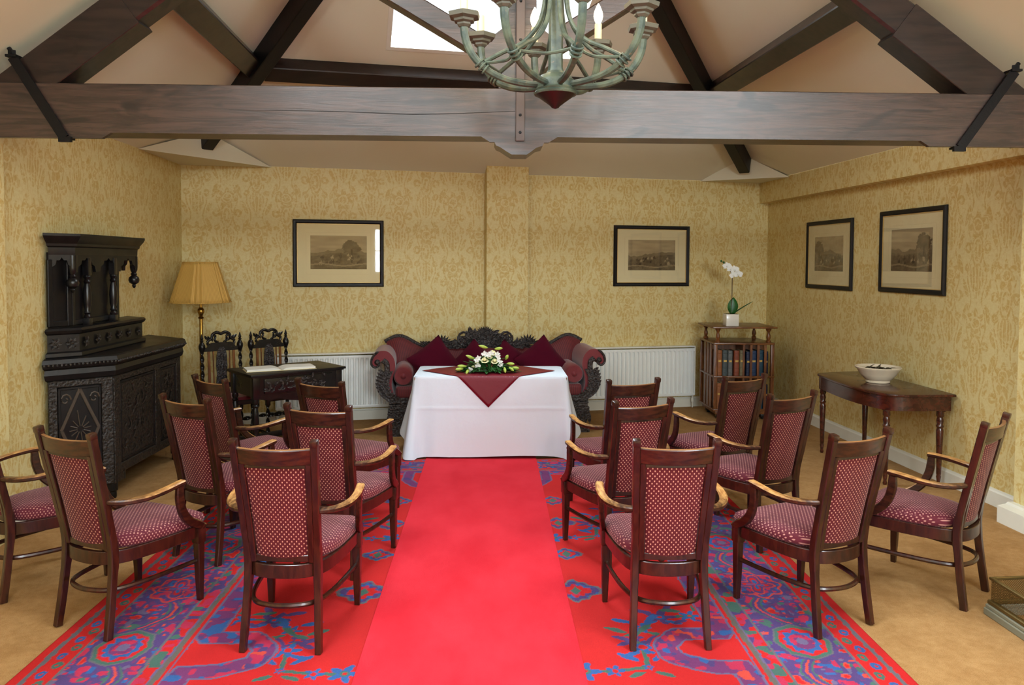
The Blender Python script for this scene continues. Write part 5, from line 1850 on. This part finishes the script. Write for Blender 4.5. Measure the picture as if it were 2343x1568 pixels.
# ---- orchid
orc = thing('potted_orchid', 'white orchid with one green leaf in a square white pot on the bookcase', 'orchid', (2.715, 8.50, 1.046))
bm = BM(); box(bm, (0, 0, 0.066), (0.142, 0.142, 0.132), None, 0.006, 2); obj('pot', bm, MAT['white_ceramic'], orc)
bm = BM(); box(bm, (0, 0, 0.1285), (0.125, 0.125, 0.01)); obj('soil', bm, MAT['potpourri'], orc, 0)
bm = BM()
leaf(bm, (0.01, 0, 0.13), (0.08, -0.1, 1), (-0.15, -1, 0.1), 0.19, 0.115, 0.12, 8)
leaf(bm, (0.025, 0, 0.13), (1, -0.1, 0.75), (0, 0, 1), 0.26, 0.035, 0.05, 6)
leaf(bm, (0.02, 0.01, 0.13), (1, 0.1, 0.55), (0, 0, 1), 0.13, 0.03, -0.1, 6)
lf_ = obj('leaves', bm, MAT['leaf_green'], orc, 60)
md = lf_.modifiers.new('t', 'SOLIDIFY'); md.thickness = 0.004
stem = catmull([(0.0, 0, 0.13), (0.008, -0.005, 0.3), (0.006, -0.01, 0.46), (0.0, -0.02, 0.56), (-0.035, -0.03, 0.64), (-0.085, -0.03, 0.70), (-0.13, -0.03, 0.725)], 6)
bm = BM(); tube(bm, stem, 0.0045, 6); obj('stem', bm, MAT['brown_stem'], orc)
def orchid_flower(c, R, rot):
    bm = BM()
    for i, (a, l, w) in enumerate(((90, 0.9, 0.7), (210, 0.9, 0.65), (330, 0.9, 0.65), (12, 1.0, 1.0), (168, 1.0, 1.0))):
        a = math.radians(a) + rot
        leaf(bm, c, (math.cos(a), -0.15, math.sin(a)), (0, -1, 0.1), R * l, R * w, 0.12, 5)
    ball(bm, Vector(c) + Vector((0, -0.012, -0.004)), R * 0.22, seg=8)
    obj('flower', bm, MAT['white_petal'], orc, 60)
for c, R, r_ in (((-0.072, -0.055, 0.672), 0.052, 0.1), ((-0.03, -0.06, 0.636), 0.05, -0.2), ((0.012, -0.06, 0.630), 0.058, 0.15), ((0.058, -0.055, 0.580), 0.056, 0.0), ((0.0, -0.065, 0.570), 0.05, 0.3)):
    orchid_flower(c, R, r_)
for c in ((-0.10, -0.035, 0.712), (-0.128, -0.032, 0.727)):
    bm = BM(); ball(bm, c, 0.011, 1, 1, 1.3, 8); obj('bud', bm, MAT['leaf_green'], orc)

# ================================================================== BOW-FRONT SIDE TABLE WITH BOWL
st_ = thing('side_table', 'dark mahogany bow-fronted side table on turned legs against the right wall', 'side table', (3.3, 6.35, 0))
front = [(3.55, 7.075), (3.31, 7.03), (3.035, 6.93), (3.005, 6.85), (2.985, 6.56), (2.985, 6.22), (3.02, 6.0), (3.07, 5.85), (3.13, 5.78), (3.22, 5.755), (3.40, 5.755), (3.62, 5.765), (3.605, 6.1)]
fo = catmull([(x, y, 0) for x, y in front[2:10]], 4)
outl = [(3.548, 7.06), (3.31, 7.02)] + [(p.x, p.y) for p in fo] + [(3.40, 5.757), (3.622, 5.77)]
def inset(poly, d, c=(3.33, 6.40)):
    return [(c[0] + (x - c[0]) * (1 - d), c[1] + (y - c[1]) * (1 - d)) for x, y in poly]
bm = BM()
prev = None
for d_, z in ((0.02, 0.716), (0.004, 0.720), (0.0, 0.729), (0.006, 0.737), (0.02, 0.740)):
    ring = [bm.verts.new((x, y, z)) for x, y in inset(outl, d_)]
    if prev:
        for i in range(len(ring)): bm.faces.new((prev[i], prev[(i + 1) % len(ring)], ring[(i + 1) % len(ring)], ring[i]))
    else: bm.faces.new(ring)
    prev = ring
bm.faces.new(prev)
wpart('table_top', bm, 'table_mahogany', st_)
bm = BM(); prism(bm, inset(outl, 0.06), 'z', 0.605, 0.718); wpart('apron', bm, 'table_mahogany', st_)
for x, y in ((3.075, 6.90), (3.135, 5.885), (3.545, 5.85), (3.50, 6.955)):
    bm = BM()
    box(bm, (x, y, 0.655), (0.055, 0.055, 0.125), None, 0.004)
    lathe(bm, [(0.012, 0), (0.017, 0.015), (0.012, 0.035), (0.018, 0.075), (0.015, 0.085), (0.018, 0.10), (0.022, 0.28), (0.027, 0.44), (0.022, 0.46), (0.029, 0.475), (0.022, 0.49), (0.027, 0.52), (0.021, 0.545), (0.029, 0.56), (0.026, 0.60)], (x, y, 0), 14)
    wpart('leg', bm, 'table_mahogany', st_)
bowl = thing('china_bowl', 'wide cream china bowl of potpourri standing on the side table', 'bowl', (3.31, 6.37, 0.7405))
bowl.scale = (0.93, 0.93, 0.95)
bm = BM()
lathe(bm, [(0.098, 0.0), (0.104, 0.006), (0.102, 0.022), (0.118, 0.034), (0.155, 0.075), (0.180, 0.118), (0.196, 0.132), (0.199, 0.140), (0.195, 0.144), (0.183, 0.138), (0.170, 0.118), (0.145, 0.078), (0.10, 0.045), (0.02, 0.036)], (0, 0, 0), 40)
obj('bowl_body', bm, MAT['cream_china'], bowl, 60)
bm = BM()
rr_ = random.Random(4)
ball(bm, (0, 0, 0.085), 0.142, 1, 1, 0.18, 20)
for i in range(70):
    a = rr_.uniform(0, 2 * PI); k = rr_.random() ** 0.5 * 0.135
    ball(bm, (k * math.cos(a), k * math.sin(a), 0.105 + rr_.uniform(0, 0.012)), rr_.uniform(0.010, 0.022), 1, rr_.uniform(0.6, 1), rr_.uniform(0.4, 0.9), 6)
for i in range(16):
    a = rr_.uniform(0, 2 * PI); k = rr_.uniform(0.02, 0.11)
    leaf(bm, (k * math.cos(a), k * math.sin(a), 0.118), (rr_.uniform(-1, 1), rr_.uniform(-1, 1), 0.4), (0, 0, 1), 0.07, 0.03, 0.2, 4)
tag(obj('potpourri', bm, MAT['potpourri'], bowl, 40), kind='stuff')

# ================================================================== PICTURES
def landscape(seed, tree, tx):
    def f(X, Y):
        w = X.max(); h = Y.max()
        x = X / w; y = Y / h
        n = vnoise(x * 1.0, y, 0.10, seed) * 0.5 + vnoise(x, y, 0.045, seed + 1) * 0.3 + vnoise(x, y, 0.02, seed + 2) * 0.2
        sky = 0.78 - 0.14 * vnoise(x, y * 3, 0.2, seed + 3) - 0.05 * (1 - y)
        hor = 0.46 + 0.06 * np.sin(x * 5 + seed) + 0.05 * (vnoise(x, y * 0, 0.09, seed + 4) - 0.5)
        g = 0.52 - 0.34 * n - 0.05 * (hor - y)
        v = np.where(y > hor, sky, g)
        far = (y > hor - 0.02) & (y < hor + 0.05 + 0.06 * vnoise(x, y * 0, 0.06, seed + 5))
        v = np.where(far, 0.50 - 0.12 * n, v)
        d = np.hypot((x - tx) / 0.17, (y - 0.66) / 0.20) + (n - 0.5) * 0.9
        if tree: v = np.where(d < 0.95, 0.22 + 0.22 * n, v)
        if tree: v = np.where((np.abs(x - tx - 0.01) < 0.014) & (y < 0.6) & (y > 0.18), 0.16, v)
        rs = np.random.RandomState(seed)
        for i in range(22):                      # small figures in the field
            cx, cy = rs.uniform(0.15, 0.92), rs.uniform(0.18, 0.42)
            s_ = rs.uniform(0.5, 1.1); c = rs.choice([0.14, 0.2, 0.66])
            v = np.where(np.hypot((x - cx) / (0.030 * s_), (y - cy) / (0.030 * s_)) < 1, c, v)
            v = np.where(np.hypot((x - cx - 0.01) / (0.010 * s_), (y - cy - 0.045 * s_) / (0.034 * s_)) < 1, c * 0.9 + 0.05, v)
            for k in (-0.018, 0.016): v = np.where((np.abs(x - cx - k * s_) < 0.004) & (y < cy) & (y > cy - 0.06 * s_), c, v)
        v = np.where((np.abs(y - 0.13 - 0.03 * np.sin(x * 8)) < 0.02), 0.55, v)
        v = np.clip(v, 0.08, 0.9)
        dark = np.array([48, 34, 18.]); lt = np.array([228, 204, 156.])
        return dark + (lt - dark) * v[..., None]
    return f
def picture(loc, ang, w, h, label, seed, tree, tx):
    t = thing('framed_print', label, 'picture', loc, ang, 'black framed sepia prints')
    fw = 0.043
    bm = BM()
    prof = [(0, 0), (0, -0.012), (fw * 0.25, -0.024), (fw * 0.7, -0.022), (fw, -0.014), (fw, 0)]
    # mitred moulding
    ringv = []
    for px, py in ((-w / 2, -h / 2), (w / 2, -h / 2), (w / 2, h / 2), (-w / 2, h / 2)):
        sx = -1 if px > 0 else 1; sz = -1 if py > 0 else 1
        ringv.append([bm.verts.new((px + sx * a, b, py + sz * a)) for a, b in prof])
    for i in range(4):
        A, B = ringv[i], ringv[(i + 1) % 4]
        for j in range(len(prof)):
            bm.faces.new((A[j], A[(j + 1) % len(prof)], B[(j + 1) % len(prof)], B[j]))
    obj('frame', bm, MAT['black_frame'], t, 0)
    iw, ih = w - 2 * fw, h - 2 * fw
    bm = BM()
    for cx, cz, sx, sz in ((0, ih / 2 - 0.003, iw, 0.006), (0, -ih / 2 + 0.003, iw, 0.006), (iw / 2 - 0.003, 0, 0.006, ih), (-iw / 2 + 0.003, 0, 0.006, ih)):
        box(bm, (cx, -0.009, cz), (sx, 0.008, sz))
    obj('slip', bm, MAT['gilt_slip'], t, 0)
    bm = BM(); box(bm, (0, -0.003, 0), (iw + 0.01, 0.004, ih + 0.01))
    mt = obj('mount', bm, MAT['cream_mount'], t, 0)
    pw, ph = w * 0.62, h * 0.50
    bm = BM()
    a_, b_ = pw / 2 + 0.045, ph / 2 + 0.045
    for cx, cz, sx, sz in ((0, b_, 2 * a_, 0.003), (0, -b_, 2 * a_, 0.003), (a_, 0, 0.003, 2 * b_), (-a_, 0, 0.003, 2 * b_)):
        box(bm, (cx, -0.0052, cz), (sx, 0.0006, sz))
    ln = obj('wash_line', bm, MAT['page_edge'], None, 0); ln.parent = mt
    g = color_grid('print', 0, pw, 0, ph, 0.005, landscape(seed, tree, tx), -0.0062, 0.001, 'sepia_print', True)
    link(g, t); g.location = (-pw / 2, 0, -ph / 2 + 0.01)
    bm = BM(); box(bm, (0, -0.0125, 0), (iw, 0.0015, ih)); obj('glass', bm, MAT['picture_glass'], t, 0)
    return t
ab = math.atan2(u.y, u.x)
def onback(x, z): return Vector((x, 8.40 + 0.1975 * (x + 1.44), z)) + nin * 0.004
def onright(y, z):
    return Vector((xr(y) - 0.004, y, z))
ar = math.atan2((RR - CR).y, (RR - CR).x)
picture(onback(-1.652, 1.834), ab, 0.965, 0.728, 'framed sepia print with a large dark tree on the far wall above the left radiator', 11, True, 0.72)
picture(onback(1.927, 1.830), ab, 0.967, 0.722, 'framed sepia print with a winding valley on the far wall left of the orchid', 23, False, 0.2)
picture(onright(7.83, 1.842), ar, 0.945, 0.718, 'framed sepia print on the right wall, the one nearer the far corner', 37, True, 0.15)
picture(onright(6.425, 1.861), ar, 0.928, 0.728, 'framed sepia print on the right wall, the one nearer the camera above the side table', 53, True, 0.80)

# ================================================================== CHANDELIER
chx, chy = 0.30, 3.58
ch = thing('chandelier', 'verdigris green eight-armed candle chandelier hanging before the tie beam', 'chandelier', (chx, chy, 2.468))
VG = MAT['verdigris']
bm = BM()
lathe(bm, [(0.098, 0.062), (0.102, 0.070), (0.094, 0.078), (0.098, 0.086), (0.090, 0.094), (0.088, 0.128), (0.070, 0.150), (0.045, 0.160), (0.040, 0.170)], (0, 0, 0), 24)
obj('hub', bm, VG, ch)
bm = BM(); lathe(bm, [(0.004, -0.002), (0.016, 0.003), (0.022, 0.010), (0.026, 0.014), (0.086, 0.058), (0.094, 0.064), (0.08, 0.070)], (0, 0, 0), 24); obj('finial', bm, MAT['red_brown_finial'], ch)
bm = BM(); lathe(bm, [(0.040, 0.165), (0.034, 0.19), (0.033, 0.95), (0.05, 0.97), (0.04, 1.0), (0.02, 1.03)], (0, 0, 0), 8); obj('stem', bm, VG, ch, 20)
bm = BM()
z = 1.03
k = 0
while z < 2.40:
    M = Matrix.Translation((0, 0, z + 0.03)) @ Matrix.Rotation(PI / 2 * (k % 2), 4, 'Z') @ Matrix.Rotation(PI / 2, 4, 'X')
    pts = [M @ Vector((0.016 * math.cos(a), 0.032 * math.sin(a), 0)) for a in [2 * PI * i / 12 for i in range(12)]]
    tube(bm, pts, 0.005, 6, True)
    z += 0.052; k += 1
obj('chain', bm, VG, ch)
def arm_mesh():
    bm = BM()
    pts = []
    for i in range(25):
        t_ = i / 24 * PI / 2
        pts.append((0.075 + 0.355 * math.sin(t_) ** 0.95, 0, 0.105 + 0.245 * (1 - math.cos(t_)) ** 1.15))
    sweep(bm, pts, circ(8, 0.0172), up=(0, 1, 0), scale=[0.86 + 0.25 * i / 24 for i in range(25)])
    # rope bindings
    for k_ in (12, 13, 14):
        p = Vector(pts[k_]); d = (Vector(pts[k_ + 1]) - p).normalized(); n_ = Vector((-d.z, 0, d.x))
        tube(bm, [p + n_ * 0.0235 * math.cos(a) + Vector((0, 0.0235 * math.sin(a), 0)) for a in [2 * PI * i / 12 for i in range(12)]], 0.0055, 6, True)
    return bm, pts
bm, apts = arm_mesh()
def radial(name, bm, m, smooth=35):
    first = obj(name, bm, MAT[m], ch, smooth)
    for k_ in range(8):
        o = first if k_ == 0 else link(first.copy(), ch)
        o.rotation_euler = (0, 0, math.radians(10 + 45 * k_))
radial('arm', bm, 'verdigris', 20)
bp = Vector(apts[13])
bm = BM()
sc_ = catmull([bp + Vector((-0.01, 0, 0.02)), (0.25, 0, 0.245), (0.15, 0, 0.30), (0.075, 0, 0.40), (0.052, 0, 0.53), (0.075, 0, 0.63), (0.125, 0, 0.70), (0.165, 0, 0.70), (0.175, 0, 0.665)], 5)
sweep(bm, sc_, circ(8, 0.0105), up=(0, 1, 0))
radial('inner_scroll', bm, 'verdigris')
bm = BM()
q1 = bp + Vector((-0.01, 0.0, 0.015)); q2 = Matrix.Rotation(PI / 4, 3, 'Z') @ q1
mid_ = (q1 + q2) / 2 * 0.80 + Vector((0, 0, 0.035)) * 0.0 + Vector((0, 0, (q1.z) * 0.20))
tube(bm, catmull([q1, (q1 * 0.62 + q2 * 0.38) * 0.90 + Vector((0, 0, q1.z * 0.10 - 0.008)), (q1 * 0.38 + q2 * 0.62) * 0.90 + Vector((0, 0, q1.z * 0.10 - 0.008)), q2], 5), 0.0075, 6)
radial('swag_rod', bm, 'verdigris')
tip = Vector(apts[-1])
bm = BM()
lathe(bm, [(0.022, -0.004), (0.034, 0.006), (0.034, 0.014), (0.050, 0.020), (0.052, 0.030), (0.074, 0.038), (0.078, 0.056), (0.070, 0.060), (0.02, 0.058)], tip, 6, None, 0.3)
radial('drip_pan', bm, 'drip_pan_brown', 20)
bm = BM(); lathe(bm, [(0.0185, 0.055), (0.0185, 0.150), (0.015, 0.153)], tip, 14); radial('candle', bm, 'candle_sleeve')
bm = BM(); lathe(bm, [(0.010, 0.150), (0.019, 0.170), (0.024, 0.190), (0.021, 0.212), (0.010, 0.240), (0.002, 0.255)], tip, 12); radial('bulb', bm, 'lit_bulb', 60)

# ================================================================== FENDER
fe = thing('fireplace_fender', 'low brass mesh fender cut off by the right edge of the picture', 'fender', (2.56, 2.9, 0))
A0 = Vector((2.505, 3.665, 0)); A1 = Vector((3.42, 3.72, 0)); A2 = Vector((2.545, 2.15, 0)); A3 = Vector((3.42, 2.10, 0))
def fender_run(name_fn):
    pass
path = [A1, A0, A2, A3]
bm = BM()
sweep(bm, [p + Vector((0, 0, 0.018)) for p in path], rrect(0.06, 0.036, 0.12)); sweep(bm, [p + Vector((0, 0, 0.045)) for p in path], rrect(0.045, 0.02, 0.2))
wpart('plinth', bm, 'pale_stone', fe)
bm = BM(); sweep(bm, [p + Vector((0, 0, 0.185)) for p in path], rrect(0.022, 0.014, 0.2)); sweep(bm, [p + Vector((0, 0, 0.066)) for p in path], rrect(0.03, 0.022, 0.2)); wpart('rails', bm, 'aged_brass', fe)
bm = BM()
for a, b_ in zip(path[:-1], path[1:]):
    d = (b_ - a).normalized(); n_ = Vector((d.y, -d.x, 0)) * 0.002
    vs = [bm.verts.new(p) for p in (a + n_ + Vector((0, 0, 0.07)), b_ + n_ + Vector((0, 0, 0.07)), b_ + n_ + Vector((0, 0, 0.182)), a + n_ + Vector((0, 0, 0.182)))]
    bm.faces.new(vs)
    vs = [bm.verts.new(p) for p in (a - n_ + Vector((0, 0, 0.07)), b_ - n_ + Vector((0, 0, 0.07)), b_ - n_ + Vector((0, 0, 0.182)), a - n_ + Vector((0, 0, 0.182)))]
    bm.faces.new(vs)
wpart('mesh_panel', bm, 'brass_mesh', fe, 0)
sc2 = thing('coal_bucket', 'round black coal bucket standing inside the fender at the right edge', 'bucket', (2.82, 3.48, 0))
bm = BM(); lathe(bm, [(0.09, 0.0), (0.10, 0.01), (0.13, 0.20), (0.135, 0.205), (0.125, 0.205), (0.10, 0.15), (0.02, 0.14)], (0, 0, 0), 20); obj('bucket_body', bm, MAT['wrought_iron'], sc2)
bm = BM()
for i in range(14):
    a = i * 2.4; k = 0.02 + 0.005 * i
    ball(bm, (k * math.cos(a), k * math.sin(a), 0.165), 0.03, 1, 0.8, 0.8, 6)
tag(obj('coal', bm, MAT['coal'], sc2, 0), kind='stuff')

# ================================================================== CAMERA
F, PITCH, ROLL, YAW, PY = 1741.34, 0.0401, 0.0053, 0.0286, 669.65
cy_, sy_ = math.cos(YAW), math.sin(YAW); cp, sp_ = math.cos(PITCH), math.sin(PITCH)
fv = Vector((sy_ * cp, cy_ * cp, -sp_)); rv = Vector((cy_, -sy_, 0)); uv = rv.cross(fv)
cr_, sr_ = math.cos(ROLL), math.sin(ROLL)
r2 = rv * cr_ + uv * sr_; u2 = uv * cr_ - rv * sr_
cam = bpy.data.cameras.new('camera'); co = bpy.data.objects.new('camera', cam); COL.objects.link(co)
Mc = Matrix((r2, u2, -fv)).transposed().to_4x4(); Mc.translation = (0, 0, 1.75)
co.matrix_world = Mc
cam.sensor_width = 36.0; cam.lens = F / 2343 * 36.0
cam.shift_y = (PY - 784) / 2343
cam.clip_start = 0.05; cam.clip_end = 60
S.camera = co

# ================================================================== LIGHT : daylight through the windows, and the lit candles
def area(name, M, w, h, watts, col=(1, 1, 1)):
    l = bpy.data.lights.new(name, 'AREA'); l.shape = 'RECTANGLE'; l.size = w; l.size_y = h
    l.energy = watts; l.color = col
    o = bpy.data.objects.new(name, l); COL.objects.link(o); o.matrix_world = M
    return o
DAY = (0.82, 0.93, 1.0)
for (M, w, h), watts in zip(SK, (140, 205, 205, 190, 190)):
    area('daylight', M @ Matrix.Translation((0, 0, 0.16)), w, h, watts, DAY)
Mw = Matrix.Rotation(-PI / 2, 4, 'X')       # faces +y
Mw = Matrix.Rotation(PI / 2, 4, 'X')
def facing_y(x, y, z):
    return Matrix.Translation((x, y, z)) @ Matrix.Rotation(PI / 2, 4, 'X')
area('daylight', facing_y(RL.x + 5.525, YR - 0.18, 2.05), 2.15, 1.3, 420, DAY)
area('daylight', facing_y(RL.x + 3.25, YR - 0.18, 3.775), 2.1, 0.95, 300, DAY)  # light of the added gable window, for a bluish beam face
for k_ in range(0, 8, 2):
    a = math.radians(10 + 45 * k_)
    l = bpy.data.lights.new('candle_glow', 'POINT'); l.energy = 4.0; l.color = (1.0, 0.76, 0.45); l.shadow_soft_size = 0.025
    o = bpy.data.objects.new('candle_glow', l); COL.objects.link(o)
    o.location = (chx + tip.x * math.cos(a), chy + tip.x * math.sin(a), 2.468 + tip.z + 0.30)

w_ = bpy.data.worlds.new('sky'); S.world = w_; w_.use_nodes = True
bg = w_.node_tree.nodes['Background']
bg.inputs[0].default_value = (0.86, 0.93, 1.0, 1); bg.inputs[1].default_value = 2.0

S.view_settings.view_transform = 'Standard'
S.view_settings.look = 'None'
S.view_settings.exposure = 0.0
S.view_settings.gamma = 1.0
S.view_settings.use_curve_mapping = False
S.cycles.use_denoising = True
S.cycles.max_bounces = 6
S.cycles.diffuse_bounces = 3
S.cycles.glossy_bounces = 2
S.cycles.use_adaptive_sampling = True
S.cycles.adaptive_threshold = 0.05
S.cycles.adaptive_min_samples = 12
S.cycles.transparent_max_bounces = 8
S.cycles.sample_clamp_indirect = 6.0
S.cycles.caustics_reflective = False
S.cycles.caustics_refractive = False
